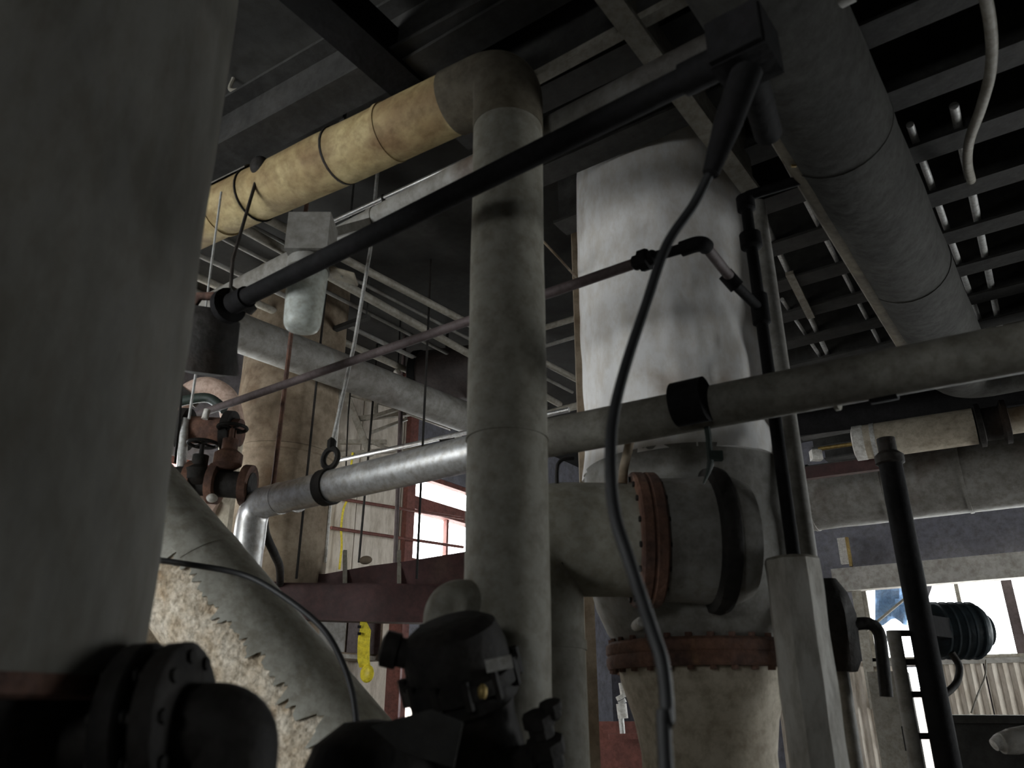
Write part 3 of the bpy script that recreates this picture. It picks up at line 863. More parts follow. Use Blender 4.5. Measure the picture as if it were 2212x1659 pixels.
for p, r in zip(pts, rr):
    ring = []
    for k in range(SEG):
        an = 2 * math.pi * k / SEG
        dr = V((math.cos(an), math.sin(an), 0))
        q = p + dr * r
        hfac = max(0, min(1, (pr_[-1][0] - .5 - p.z) / 1.6))
        side = max(0, dr.dot(RT) * .7 + dr.dot(-HV) * .5)
        w = .02 * noise.noise(q * 1.8) + .075 * side * hfac * noise.noise(V((q.x * 6 + q.z * 3.2, q.y * 6, q.z * 2.6))) + .02 * hfac * noise.noise(V((q.x * 13, q.y * 13, q.z * 5)))
        ring.append(p + dr * (r + w))
    rings.append(ring)
mb.quadgrid(rings, True)
part('white_wrap', mb, M_WHITE, t)
zt = pr_[-1][0]
part('neck', MB().lathe(up_to(wp, zt - .02), (0, 0, 1), [(.30, 0), (.30, .25), (.36, .26), (.36, .32), (.25, .33), (.25, CEIL - zt)], 32), M_GREYW, t)
z_w0 = pr_[0][0]
zf = z_at(wp, 1420)
rf = .5 * 370 * depth(up_to(wp, zf)) / F_PX
zs_ = z_at(wp, 1215); rs_ = .5 * 440 * depth(up_to(wp, zs_)) / F_PX
part('shell', MB().lathe(up_to(wp, 0), (0, 0, 1), [(rf * .9, zf + .05), (rf * .98, zf + .06), (rf * 1.06, zf + .12), (rs_ * .95, zf + .24), (rs_, zf + .36), (rs_, zs_ + .12), (rs_ * .98, zs_ + .22), (rr[0] * 1.0, z_w0 + .02)], 64, (False, False)), M_GREYW, t)
fl = part('flange', MB().lathe(up_to(wp, zf - .06), (0, 0, 1), [(rf * .8, 0), (rf * 1.07, .0), (rf * 1.09, .02), (rf * 1.09, .05), (rf * 1.07, .065), (rf * 1.09, .075), (rf * 1.09, .115), (rf * 1.05, .13), (rf * .9, .13)], 64), M_RUST, t, 'rusty bolted flange')
bolts(fl, up_to(wp, zf + .005), (0, 0, 1), rf * 1.02, 28, .018, M_RUST, ln=4.6)
part('skirt', MB().lathe(up_to(wp, 0), (0, 0, 1), [(rf * .72, 0), (rf * .74, zf - .45), (rf * .80, zf - .3), (rf * .93, zf - .12), (rf * .95, zf - .05)], 64), M_BEIGE, t, 'beige lower shell')
# nozzle pointing to the left towards the elbow pipe
nc = PH(1440, 1165, 3.72)
nax = V((-.80, -.60, 0)).normalized()
wp_n = up_to(wp, nc.z)
part('nozzle', MB().lathe(nc - nax * .40, nax, [(.16, 0), (.27, .03), (.30, .1), (.30, .2), (.29, .3), (.285, .45)], 40), M_GREYW, t)
part('nozzle_ring', MB().lathe(nc - nax * .28, nax, [(.28, 0), (.335, .02), (.345, .05), (.335, .09), (.28, .11)], 48), M_DARK, t)
nf = nc + nax * .05
nfl = part('nozzle_flange', MB().lathe(nf, nax, [(.2, 0), (.305, .0), (.315, .01), (.315, .05), (.305, .06), (.315, .07), (.315, .11), (.305, .12), (.2, .12)], 48), M_RUST, t)
bolts(nfl, nf + nax * .06, nax, .28, 16, .014, M_DARK, ln=5)
for pxy in ((1385, 1345), (1492, 1340), (1560, 1345)):
    q = PH(*pxy, 3.88)
    part('stud', MB().lathe(q, -HV, [(.028, -.2), (.028, .0), (.02, .03)], 12), M_TAG, t)

# elbow pipe below the nozzle, behind the centre riser
ec = nf + nax * .12
ebot = up_to(ec + nax * .50, 0)
eb = up_to(ec + nax * .50, ec.z)
t = thing('elbow_riser', 'fat grey lagged pipe rising behind the centre riser and turning into the nozzle', 'pipe', ebot)
R_E = .265
part('elbow', MB().tube(fillet([eb - V((0, 0, .42)), eb, ec], .40, 14), R_E, 36), M_COLUMN, t)
part('riser', MB().tube(lerp_path(ebot, eb - V((0, 0, .42)), 20), R_E * 1.0, 36, wob=.03), M_COLUMN, t)
part('band', MB().tube([eb - V((0, 0, .50)), eb - V((0, 0, .46))], R_E * 1.03, 36), M_COLUMN, t)
# dark curved conduit beside the cable, and thin hook
hq = 3.6
single('bent_tube', MB().tube(catmull([PH(1362, 945, hq), PH(1356, 975, hq), PH(1348, 1010, hq), PH(1345, 1045, hq)], 6), .022, 10), M_BROWN, 'short brown bent tube standing above the nozzle', 'tube')
single('small_gooseneck', MB().tube(catmull([PH(1240, 990, 3.6), PH(1218, 992, 3.6), PH(1206, 1002, 3.6), PH(1203, 1020, 3.6), PH(1203, 1045, 3.6)], 6), .009, 8), M_DARK, 'thin dark gooseneck tube on top of the fat elbow', 'tube')
# brown board standing along the left side of the white vessel
ba_, bb_ = PH(1238, 400, 4.9), PH(1250, 700, 4.9)
single('brown_upright', MB().beam(up_to(bb_, 0), up_to(bb_, CEIL), .075, .06, RT), M_BROWN, 'narrow brown upright along the left side of the white wrapped vessel', 'upright')

# ================================================================== MAUVE PIPE, UNION, SMALL PIPEWORK ON THE RIGHT
vp = PH(1668, 860, 3.5)
vz = z_at(vp, 648)
uc = PZ(1392, 562, vz); u_l = PZ(350, 922, vz); u_e = PZ(1490, 532, vz)
du = (u_e - u_l).normalized()
t = thing('small_pipe', 'slim dark pipe with a union crossing the white vessel and running off to the left', 'pipe', uc)
part('tube', MB().tube([u_l - du * .2, uc], .026, 14), M_MAUVE, t)
part('union', MB().lathe(uc - du * .04, du, [(.026, -.02), (.036, -.01), (.036, .015), (.052, .02), (.052, .06), (.036, .065), (.036, .09), (.026, .1)], 8), M_BLACK, t)
part('nipple', MB().tube([uc + du * .06, u_e], .024, 14), M_BLACK, t)
dd_ = depth(u_e)
el = fillet([u_e - du * .04, u_e + du * .06, P(1575, 598, depth(vp) - .0)], .07, 8)
part('elbow', MB().tube(el[:-1], .036, 16), M_BLACK, t)
part('offset', MB().tube([el[-2], P(1578, 600, depth(vp))], .025, 14), M_MAUVE, t)
vtop = up_to(vp, z_at(vp, 425)); vbot = up_to(vp, z_at(vp, 1215))
tee = up_to(vp, z_at(vp, 668))
part('tee', MB().tube([P(1566, 591, depth(vp)), P(1592, 620, depth(vp))], .037, 14), M_BLACK, t)
part('tail', MB().tube([P(1588, 615, depth(vp)), tee], .025, 14), M_BLACK, t)

t = thing('drop_pipe', 'slim black drop pipe with couplings going down into the white post', 'pipe', vtop)
part('tube', MB().tube([vtop, vbot - V((0, 0, .05))], .030, 16), M_BLACK, t)
for y_, w_, hh in ((520, .056, .05), (668, .045, .09), (440, .048, .05)):
    c = up_to(vp, z_at(vp, y_))
    part('coupling', MB().lathe(c - V((0, 0, hh)), (0, 0, 1), [(.03, 0), (w_, .012), (w_, hh * 2 - .012), (.03, hh * 2)], 14), M_BLACK, t)
tr = PZ(1715, 393, vtop.z)
part('branch', MB().tube(fillet([vtop - V((0, 0, .06)), vtop, tr, tr + (tr - vtop).normalized() * .2], .05, 6), .028, 14), M_BLACK, t)
gp = PH(1700, 900, 3.9)
single('grey_drop_pipe', MB().tube([up_to(gp, 0), up_to(gp, z_at(gp, 440))], .05, 16), M_GREYW, 'grey drop pipe just right of the slim black one', 'pipe')

# ================================================================== WHITE POST (lagged)
pp = PH(1722, 1440, 3.5)
pp = V((vp.x, vp.y, 0)) - RT * .012
ptop = z_at(pp, 1212)
t = thing('lagged_post', 'flaking white faceted post around the foot of the drop pipe', 'post', up_to(pp, 0))
rp = rad(124, up_to(pp, z_at(pp, 1400)))
part('cover', MB().tube(lerp_path(up_to(pp, 0), up_to(pp, ptop), 40), rp, 8, wob=.06, ws=5), pm('flaking_white_paint', (.66, .64, .58), (.50, .48, .43), 3, .7, 0, .5, stain=(.36, .33, .28), stain_amt=.5, stain_scale=3, stretch=(1, 1, .35)), t)
part('cap', MB().lathe(up_to(pp, ptop), (0, 0, 1), [(rp * .98, 0), (rp * .9, .012), (.03, .015)], 10), M_PALE, t)

# ================================================================== BIG PALE DUCT, UPPER RIGHT
zd = 4.28
d0, d1 = PZ(1690, 60, zd), PZ(2072, 800, zd)
d0, _ = extend(d0, d1, 1.2, 0)
dx = V((1, .0, 0))
t = thing('large_pipe', 'large pale lagged pipe running away under the ceiling at upper right', 'pipe', d0)
R_D = .265
dvec = (d1 - d0).normalized()
s = d1 - dvec * .5
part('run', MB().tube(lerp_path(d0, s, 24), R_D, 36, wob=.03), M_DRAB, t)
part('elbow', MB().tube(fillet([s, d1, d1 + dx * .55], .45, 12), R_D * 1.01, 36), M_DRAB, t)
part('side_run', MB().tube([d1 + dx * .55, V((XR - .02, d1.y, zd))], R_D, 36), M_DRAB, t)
L_ = (s - d0).length
for q in (.55, 2.0, 3.6, 5.2):
    if q < L_:
        c = d0 + dvec * q
        part('band', MB().tube([c - dvec * .008, c + dvec * .008], R_D * 1.02, 36), M_DRAB, t)
for q in (1.0, 4.9):
    c = d0 + dvec * q
    part('hanger_rod', MB().tube([c + V((0, 0, R_D * .98)), up_to(c, CEIL)], .012, 8), M_SOOT, t)
# brown pipe along it
a, b = PZ(1690, 290, 4.15), PZ(1945, 725, 4.15)
a, b = extend(a, b, .3, .5)
t = thing('brown_pipe', 'slim dark brown pipe alongside the large pale pipe', 'pipe', (a + b) / 2)
part('tube', MB().tube([a, b], .058, 16), M_UMBER, t)
part('conduit', MB().tube([a + V((-.06, 0, .0)), b + V((-.06, 0, .0))], .007, 8), M_PALE, t)
q = PZ(1708, 320, 4.2)
single('yellow_tag', MB().box(q - V((0, 0, .03)), (.012, .006, .085), (RT, HV, V((0, 0, 1)))), M_BRASS, 'small ochre tag hanging where the brown pipe meets the large pale pipe', 'tag')
# dangling flexible conduit upper right corner
fx = [PZ(2118, -60, 4.4), PZ(2140, 60, 4.4), PZ(2140, 150, 4.4), PZ(2120, 230, 4.4), PZ(2095, 300, 4.45), PZ(2090, 350, 4.55), PZ(2098, 390, 4.66)]
single('flexible_conduit', MB().tube(catmull(fx, 8), .026, 12), M_PALE, 'curved pale conduit dangling in the top right corner', 'conduit')
# pale wedge bracket between joists
single('bracket_plate', MB().beam(PZ(1705, 590, 4.69), PZ(1752, 685, 4.66), .06, .03), M_PALE, 'pale tapered bracket hanging from the joists left of the brown pipe', 'bracket')

# ================================================================== RIGHT MIDDLE: BLACK PIPE, CAPPED PIPE, BIG LAGGED PIPE
a = PH(1760, 908, 7.95); b = PZ(2212, 848, a.z); a2, b2 = extend(a, b, .35, 1.5)
single('black_header', MB().tube([a2, b2], rad(58, a), 20), M_BLACK, 'black header pipe below the drab pipe at the right', 'pipe')
a = PH(1850, 958, 7.2); b = PZ(2212, 905, a.z); dq = (b - a).normalized()
t = thing('capped_pipe', 'pale pipe with a white end cap below the black header', 'pipe', a)
rc = rad(74, a)
part('tube', MB().tube([a, a + dq * 1.0], rc, 24), M_BEIGE, t)
part('end_cap', MB().lathe(a - dq * .03, dq, [(.0, 0), (rc * .7, .0), (rc * 1.02, .015), (rc * 1.02, .10), (rc, .11)], 24), M_TAPE, t, 'white end cap')
part('ring', MB().tube([a + dq * .14, a + dq * .18], rc * 1.03, 24), M_STEEL, t)
part('valve_body', MB().lathe(a + dq * 1.0, dq, [(rc * .7, 0), (rc * 1.2, .02), (rc * 1.2, .06), (rc * .9, .07), (rc * .9, .2), (rc * 1.2, .22), (rc * 1.2, .26), (rc * .7, .27)], 20), M_DARK, t)
part('tail', MB().tube([a + dq * 1.25, a + dq * 4], rc * .72, 20), M_BEIGE, t)
part('yellow_band', MB().tube([a + dq * 1.55, a + dq * 1.95], rc * .75, 20), M_YELLOW, t)
part('stub', MB().tube([a - dq * .02, a - dq * .35], .02, 10), M_BRASS, t)
part('white_fitting', MB().box(a - dq * .38 - V((0, 0, .06)), (.05, .04, .05), (RT, HV, V((0, 0, 1)))), M_TAPE, t)
a = PH(1960, 1045, 8.0); zl = a.z
a = PZ(1755, 1075, zl); b = PZ(2230, 1010, zl)
dq = (b - a).normalized()
t = thing('lagged_header', 'wide dark lagged header above the bright back window', 'pipe', a)
rl = .36
part('run', MB().tube(lerp_path(a - dq * .6, b + dq * 1.5, 24), rl, 36, wob=.03), M_GREYW, t)
for k_ in range(5):
    c = a + dq * (k_ * .75)
    part('band', MB().tube([c - dq * .015, c + dq * .015], rl * 1.03, 36), M_GREYW, t)
a, b = PH(1750, 1022, 7.6), None
b = PZ(1915, 1000, a.z)
single('red_channel', MB().beam(a - (b - a).normalized() * .2, b, .08, .12), M_MAROON, 'dull red channel beam end left of the black stand pipe', 'beam')
# concrete lintel
lz0, lz1 = PY(1900, 1272, YB - .35).z, PY(1900, 1222, YB - .35).z
single('lintel', MB().aabb((PY(1800, 1240, YB - .35).x, YB - .45, lz0), (XR, YB - .25, lz1)), M_CONCL, 'pale grey concrete lintel above the back window', 'lintel')
single('fluorescent_bracket', MB().box(PY(1822, 1190, YB - .28), (.055, .03, .18)), M_TAPE, 'small white bracket on the wall left of the stand pipe', 'bracket')
single('brass_strip', MB().box(PY(1834, 1192, YB - .33), (.018, .03, .2)), M_BRASS, 'ochre strip beside the small white bracket', 'strip')

# ================================================================== RIGHT LOW: STAND PIPE GROUP
sp = PH(1985, 1325, 5.0)
s_t = z_at(sp, 985)
t = thing('stand_pipe', 'black stand pipe in front of the back window with a smaller pipe bracketed to it', 'pipe', up_to(sp, 0))
rs2 = rad(52, up_to(sp, 2))
part('tube', MB().tube([up_to(sp, 0), up_to(sp, s_t)], rs2, 20), M_BLACK, t)
part('head', MB().lathe(up_to(sp, s_t), (0, 0, 1), [(rs2, -.06), (rs2 * 1.25, -.05), (rs2 * 1.25, 0), (rs2 * .8, .03), (rs2 * .8, .12), (rs2 * .5, .125)], 16), M_DARK, t)
s2p = PH(1936, 1400, 5.05)
zz = z_at(s2p, 1362)
part('side_pipe', MB().tube([up_to(s2p, 0), up_to(s2p, zz)], rad(30, s2p), 14), M_GREYW, t)
for y_ in (1368, 1430, 1500, 1590):
    c = up_to(s2p, z_at(s2p, y_)); c2 = up_to(sp, z_at(sp, y_))
    part('bracket', MB().beam(c, c2, .03, .035), M_BLACK, t)
# drum / motor
dc = PH(2062, 1362, 5.3)
t = thing('motor', 'dark blue grey motor drum on the right of the black stand pipe', 'motor', dc)
part('body', MB().lathe(dc - RT * .19, RT, [(.05, 0), (.15, .0), (.165, .02), (.165, .33), (.15, .35), (.10, .37), (.10, .40), (.03, .41)], 24), M_BLUED, t)
for k_ in range(5):
    c = dc - RT * (.12 - k_ * .055)
    part('fin', MB().lathe(c, RT, [(.16, 0), (.18, .002), (.18, .014), (.16, .016)], 24), M_BLUED, t)
part('mount', MB().beam(dc, up_to(sp, dc.z), .12, .12), M_BLACK, t)
part('handle', MB().tube(catmull([PH(2055, 1410, 5.2), PH(2072, 1440, 5.2), PH(2066, 1475, 5.2), PH(2040, 1500, 5.15), PH(2022, 1505, 5.1)], 6), .022, 10), M_DARK, t)
# box with hooked vent pipe
bc = PH(1800, 1345, 4.6)
t = thing('vent_box', 'dark box with a hooked vent pipe right of the white post', 'box', bc)
part('body', MB().lathe(bc - V((0, 0, .26)), (0, 0, 1), [(.09, 0), (.12, .06), (.13, .3), (.10, .42), (.05, .5)], 8), M_DARK, t)
part('hook_pipe', MB().tube(fillet([PH(1820, 1352, 4.55), PH(1898, 1342, 4.55), PH(1915, 1505, 4.55)], .11, 10), .034, 14), M_DARK, t)
part('support', MB().tube([bc - V((0, 0, .26)), up_to(bc, 0)], .045, 10), M_GREYW, t)
# grey slanted strut and grey panel behind
pz = PY(1858, 1300, YB - .5)
single('window_strut', MB().beam(PY(1846, 1255, YB - .3), PY(1890, 1530, YB - .12), .12, .08), M_PALE, 'pale grey strut at the left side of the back window', 'strut')
single('diagonal_stay', MB().tube([PY(1872, 1362, YB - .25), PY(1985, 1268, YB - .3)], .018, 8), M_PALE, 'thin diagonal stay in front of the blue tarpaulin', 'stay')
pc = PH(1926, 1560, 7.0)
t = thing('cabinet', 'grey steel cabinet behind the smaller bracketed pipe', 'cabinet', up_to(pc, 0))
cz = PH(1930, 1450, 7.0).z
part('body', MB().aabb((pc.x - .13, pc.y, 0), (pc.x + .13, pc.y + .4, cz)), M_PALE, t)
part('door', MB().aabb((pc.x - .115, pc.y - .02, .08), (pc.x + .115, pc.y, cz - .04)), M_PALE, t)
part('handle', MB().aabb((pc.x + .075, pc.y - .05, cz - .6), (pc.x + .09, pc.y - .02, cz - .42)), M_DARK, t)
pc = PH(2160, 1600, 7.0)
t = thing('workbench', 'dark bench in the lower right corner', 'bench', up_to(pc, 0))
bz = PH(2160, 1545, 7.0).z
part('front', MB().aabb((pc.x - .4, pc.y - .02, 0), (pc.x + 1.6, pc.y + .04, bz - .06)), M_SOOT, t)
part('top', MB().aabb((pc.x - .45, pc.y - .1, bz - .06), (pc.x + 1.6, pc.y + .7, bz)), M_SOOT, t)
q = PH(2190, 1600, 5.2)
t = thing('white_valve', 'white capped grey valve body in the lower right corner', 'valve', q)
part('body', MB().lathe(q + RT * .02, RT + V((0, 0, .15)), [(.03, -.12), (.06, -.1), (.075, -.02), (.075, .1), (.1, .12), (.1, .25)], 16), M_CONCL, t)
part('cap', MB().lathe(PH(2160, 1602, 5.2), RT + V((0, 0, .5)), [(.01, -.05), (.035, -.045), (.045, .0), (.04, .08)], 14), M_TAPE, t)
part('support', MB().tube([q + RT * .1, up_to(q + RT * .1, 0)], .04, 10), M_GREYW, t)
single('hanging_wire', MB().tube(catmull([PH(2130, 1425, 7.5), PH(2128, 1460, 7.5), PH(2112, 1500, 7.5), PH(2098, 1540, 7.5)], 6), .008, 6), M_PALE, 'thin pale wire hanging below the window sill', 'wire')

# ================================================================== FAR LEFT: BROWN COLUMN, WIDE PIPE, TANK
fc = PH(622, 900, 6.6)
t = thing('stained_column', 'tall brown stained lagged column behind the jar lamp', 'column', up_to(fc, 0))
rfc = rad(214, fc)
part('lagging', MB().tube(lerp_path(up_to(fc, 0), up_to(fc, CEIL), 40), rfc, 36, wob=.03, ws=2), M_BROWN, t)
part('white_edge', MB().tube([up_to(fc, z_at(fc, 1215)) + RT * rfc * 1.0, up_to(fc, z_at(fc, 830)) + RT * rfc * 1.0], .02, 8), M_TAPE, t)
part('band', MB().lathe(up_to(fc, z_at(fc, 1000)), (0, 0, 1), [(rfc * 1.0, 0), (rfc * 1.03, .01), (rfc * 1.03, .05), (rfc, .06)], 36), M_BROWN, t)
wa = PH(560, 735, 5.6); wb = PZ(1015, 905, wa.z); wa2, wb2 = extend(wa, wb, .5, .9)
single('wide_pipe', MB().tube(lerp_path(wa2, wb2, 12), rad(84, wa), 28), M_GREYW, 'wide drab pipe slanting in front of the stained column', 'pipe')
# tank behind the riser
ta = PH(905, 820, 7.6)
t = thing('horizontal_tank', 'dark brown horizontal tank peeking out left of the centre riser', 'tank', ta)
rt_ = rad(122, ta)
axv = V((1, .35, 0)).normalized()
part('shell', MB().lathe(ta, axv, [(.0, -.10), (rt_ * .5, -.085), (rt_ * .85, -.04), (rt_, 0), (rt_, 1.2), (rt_ * .8, 1.3)], 32), M_TANK, t)
part('end_ring', MB().lathe(ta, axv, [(rt_ * .98, -.02), (rt_ * 1.04, -.01), (rt_ * 1.04, .06), (rt_ * .98, .07)], 32), M_BLACK, t)
for s_ in (.3, .9):
    part('strap', MB().tube([ta + axv * s_ + V((0, 0, rt_)), up_to(ta + axv * s_, CEIL)], .015, 8), M_SOOT, t)
q = PH(858, 805, 7.4)
t = thing('red_fixture', 'small red fixture with a white cap left of the dark tank', 'fixture', q)
part('cap', MB().sphere(q, .04, 12, 8), M_TAPE, t)
part('arm', MB().beam(PH(872, 812, 7.4), PH(895, 806, 7.4), .04, .03), M_REDW, t)
part('arm', MB().beam(PH(874, 830, 7.4), PH(898, 828, 7.4), .03, .03), M_REDW, t)
part('stem', MB().tube([q, up_to(q, CEIL)], .01, 8), M_SOOT, t)
# thin dark rod in front of the column and other rods
for (pa, pb, h_, r_, m_, lab) in (((630, 712), (590, 1050), 5.0, .016, M_RUST, 'long rusty rod in front of the stained column'),
                                  ((803, 900), (775, 1215), 8.0, .012, M_DARK, 'thin rod in front of the cream wall, right of the yellow rope'),
                                  ((752, 900), (745, 1060), 8.0, .008, M_DARK, 'thin rod in front of the cream wall, beside the shiny pipe hanger'),
                                  ((866, 880), (852, 1255), 7.8, .022, M_MAUVE, 'dull slim upright rod left of the bright window')):
    a, b = PH(*pa, h_), PH(*pb, h_)
    single('hanging_rod', MB().tube([up_to(a, CEIL), a, b], r_, 8), m_, lab, 'rod')
single('rope', MB().tube(catmull([PH(762, 978, 8.46), PH(757, 1020, 8.45), PH(752, 1072, 8.45), PH(742, 1100, 8.45), PH(737, 1140, 8.45), PH(738, 1180, 8.45), PH(733, 1230, 8.45)], 6), .012, 8), M_YEL, 'thin yellow rope hanging below the shiny pipe', 'rope')
# horizontal thin lines before the window
for (pa, pb, lab) in (((700, 1072), (1000, 1120), 'upper thin brown rail across the cream wall to the window'), ((715, 1140), (1000, 1182), 'lower thin brown rail across the cream wall to the window')):
    a, b = PX(*pa, XL + .25), PX(*pb, XL + .25)
    single('wall_rail', MB().tube([a, b], .018, 8), M_REDW, lab, 'rail')
# thin bright pipe above the jacketed run
a = PH(880, 962, 7.0); b = PZ(1016, 932, a.z); a2, b2 = extend(a, b, 1.1, 1.0)
single('thin_pipe', MB().tube([a2, b2], .022, 10), M_ALU, 'thin bright pipe just above the shiny jacketed run', 'pipe')
q = PH(985, 958, 6.8)
t = thing('small_float', 'dark bracket holding a pale lump above the shiny run beside the centre riser', 'bracket', q)
part('arm', MB().beam(PH(950, 955, 6.8), PH(1015, 948, 6.8), .05, .05), M_DARK, t)
part('lump', MB().sphere(PH(990, 945, 6.75), .035, 10, 8), M_TAPE, t)

# bright fluorescent-like gap: pale reflector under the maroon platform edge
# ================================================================== MAROON TROUGH
ma = PH(600, 1290, 6.2)
t = thing('maroon_trough', 'dark maroon steel trough hanging across below the bright window', 'trough', PH(780, 1340, 6.0))
def quad_box(pl, h0, h1):
    mb = MB(); n = len(pl)
    f0 = [PH(x_, y_, h0) for x_, y_ in pl]
    f1 = [p + HV * (h1 - h0) for p in f0]
    b = len(mb.v); mb.v += [tuple(p) for p in f0 + f1]
    mb.f.append(tuple(range(n))); mb.f.append(tuple(range(2 * n - 1, n - 1, -1)))
    for i in range(n):
        j = (i + 1) % n; mb.f.append((i, i + n, j + n, j))
    return mb
part('front_plate', quad_box([(560, 1252), (640, 1262), (925, 1264), (960, 1276), (935, 1345), (780, 1342), (600, 1336)], 6.0, 6.15), M_MAROON, t)
part('back_plate', quad_box([(560, 1238), (700, 1240), (800, 1222), (880, 1212), (1040, 1186), (1040, 1262), (900, 1270), (560, 1260)], 6.5, 6.6), M_MAROON, t)
part('floor_plate', quad_box([(560, 1258), (1000, 1262), (1000, 1272), (560, 1268)], 6.1, 6.55), M_MAROON, t)
for i_, x_ in enumerate((745, 862)):
    part('post', MB().beam(PH(x_, 1190, 6.55), PH(x_, 1262, 6.45), .03, .03), M_PALE, t)
for x_ in (640, 900):
    q = PH(x_, 1250, 6.2)
    part('hanger_rod', MB().tube([q, up_to(q, CEIL)], .010, 8), M_DARK, t)
single('debris_lump', MB().sphere(PH(790, 1210, 6.55), .05, 12, 8, (1.3, .8, .7)), M_BROWN, 'brown lump lying on the maroon trough', 'lump')
HML = (m_l - CAM).dot(HV)
# bent dark strap hooking down to the trough
single('bent_strap', MB().tube(catmull([PH(570, 1100, HML), PH(573, 1150, HML + .1), PH(592, 1195, 5.2), PH(604, 1225, 5.6), PH(605, 1262, 6.02)], 6), .028, 10), M_DARK, 'curved dark strap between the shiny bend and the maroon trough', 'strap')

# yellow caution strip
yb = [(782, 1345), (794, 1362), (786, 1380), (790, 1410), (788, 1435)]
t = thing('yellow_strip', 'yellow caution strip with black marks hanging below the maroon trough', 'strip', PH(788, 1345, 6.07))
def ribbon(pl, widths, h):
    mb = MB(); A, B = [], []
    for (x_, y_), w_ in zip(pl, widths):
        A.append(PH(x_ - w_ / 2, y_, h + .02 * math.sin(y_))); B.append(PH(x_ + w_ / 2, y_, h - .02 * math.cos(y_)))
    rings = [[a, b, b + HV * .012, a + HV * .012] for a, b in zip(A, B)]
    return mb.quadgrid(rings, True)
part('tail', ribbon([(783, 1336), (789, 1362), (786, 1378), (785, 1400), (785, 1425), (788, 1442)], [10, 24, 26, 26, 26, 24], 6.05), M_YEL, t)
part('knot', MB().sphere(PH(793, 1455, 6.05), rad(38, PH(793, 1455, 6.05)), 12, 8, (1, .5, 1.0)), M_YEL, t)
for (x_, y_) in ((776, 1354), (776, 1369)):
    part('black_mark', MB().box(PH(x_, y_, 6.02), (.012, .004, .010), (RT, HV, V((0, 0, 1)))), M_BLACK, t)

# things on the left wall under the trough
single('brown_post', MB().beam(up_to(PX(852, 1450, XL + .5), 0), up_to(PX(852, 1450, XL + .5), 2.9), .17, .14, RT), M_REDW, 'brown wooden post by the low bright hatch', 'post')
q = PX(742, 1385, XL + .35)
t = thing('wall_cabinet', 'brown and grey cabinet on the wall under the maroon trough', 'cabinet', q)
part('body', MB().aabb((XL + .03, q.y - .45, q.z - .12), (XL + .3, q.y + .6, q.z + .25)), M_BROWN, t)
part('shelf', MB().aabb((XL + .03, q.y - .5, q.z - .16), (XL + .35, q.y + .65, q.z - .12)), M_PALE, t)
part('door', MB().aabb((XL + .3, q.y - .4, q.z - .1), (XL + .32, q.y + .05, q.z + .22)), M_GREYW, t)
part('door', MB().aabb((XL + .3, q.y + .08, q.z - .1), (XL + .32, q.y + .55, q.z + .22)), M_MAUVE, t)

# ================================================================== CENTRE LOW: BIG VALVE
dv = 2.45
def low_valve():
    c = P(1010, 1500, dv)
    t = thing('gate_valve', 'big black valve silhouette standing left of the foot of the centre riser', 'valve', c)
    axv = (P(950, 1330, dv) - P(1030, 1659, dv)).normalized()
    o = P(1040, 1640, dv)
    def rr_(w): return .5 * w * dv / F_PX
    L = (P(955, 1350, dv) - o).length
    bd = part('body', MB().lathe(o, axv, [(rr_(190), -.3), (rr_(200), 0), (rr_(190), L * .25), (rr_(200), L * .4), (rr_(235), L * .45), (rr_(235), L * .55), (rr_(260), L * .56), (rr_(260), L * .66), (rr_(225), L * .68), (rr_(225), L * .78), (rr_(200), L * .95), (rr_(150), L * 1.0)], 28), M_DARK, t)
    bolts(bd, o + axv * (L * .61), axv, rr_(250), 12, .014, M_DARK, ln=3)
    part('gearbox', MB().lathe(P(930, 1425, dv), P(850, 1405, dv) - P(930, 1425, dv), [(.07, 0), (.07, .06), (.045, .07), (.045, .10), (.055, .105), (.055, .15), (.03, .16)], 16), M_DARK, t)
    part('tag', MB().box(P(1078, 1434, dv - .2), (.038, .003, .018), ((RT + UP * .2).normalized(), FW, (UP - RT * .2).normalized())), M_TAG, t, 'pale metal tag')
    part('support', MB().tube([o, up_to(o, 0)], rr_(150), 18), M_DARK, t)
    for (x_, y_, s_) in ((1165, 1560, .05), (1180, 1620, .06), (1140, 1640, .05), (1190, 1530, .035)):
        q = P(x_, y_, dv - .1)
        part('fitting', MB().lathe(q - axv * s_, axv, [(s_ * .5, 0), (s_ * .8, .01), (s_ * .8, s_ * .8), (s_, s_ * .85), (s_, s_ * 1.5), (s_ * .4, s_ * 1.7)], 8), M_DARK, t)
    part('grease_cup', MB().lathe(P(1042, 1510, dv - .2), (0, 0, 1), [(.008, 0), (.014, .01), (.014, .03), (.005, .04)], 10), M_BRASS, t)
low_valve()
# shiny grey elbow above the valve
e_a, e_b, e_c = P(965, 1372, 2.75), P(975, 1300, 2.8), P(1080, 1285, 2.9)
t = thing('grey_elbow', 'grey painted elbow between the black valve and the centre riser', 'pipe', e_b)
part('elbow', MB().tube(fillet([e_a, P(968, 1305, 2.8), P(1100, 1300, 2.95)], .12, 10), .085, 24), M_COLUMN, t)
part('collar', MB().tube([P(963, 1385, 2.74), P(964, 1350, 2.76)], .095, 24), M_DARK, t)
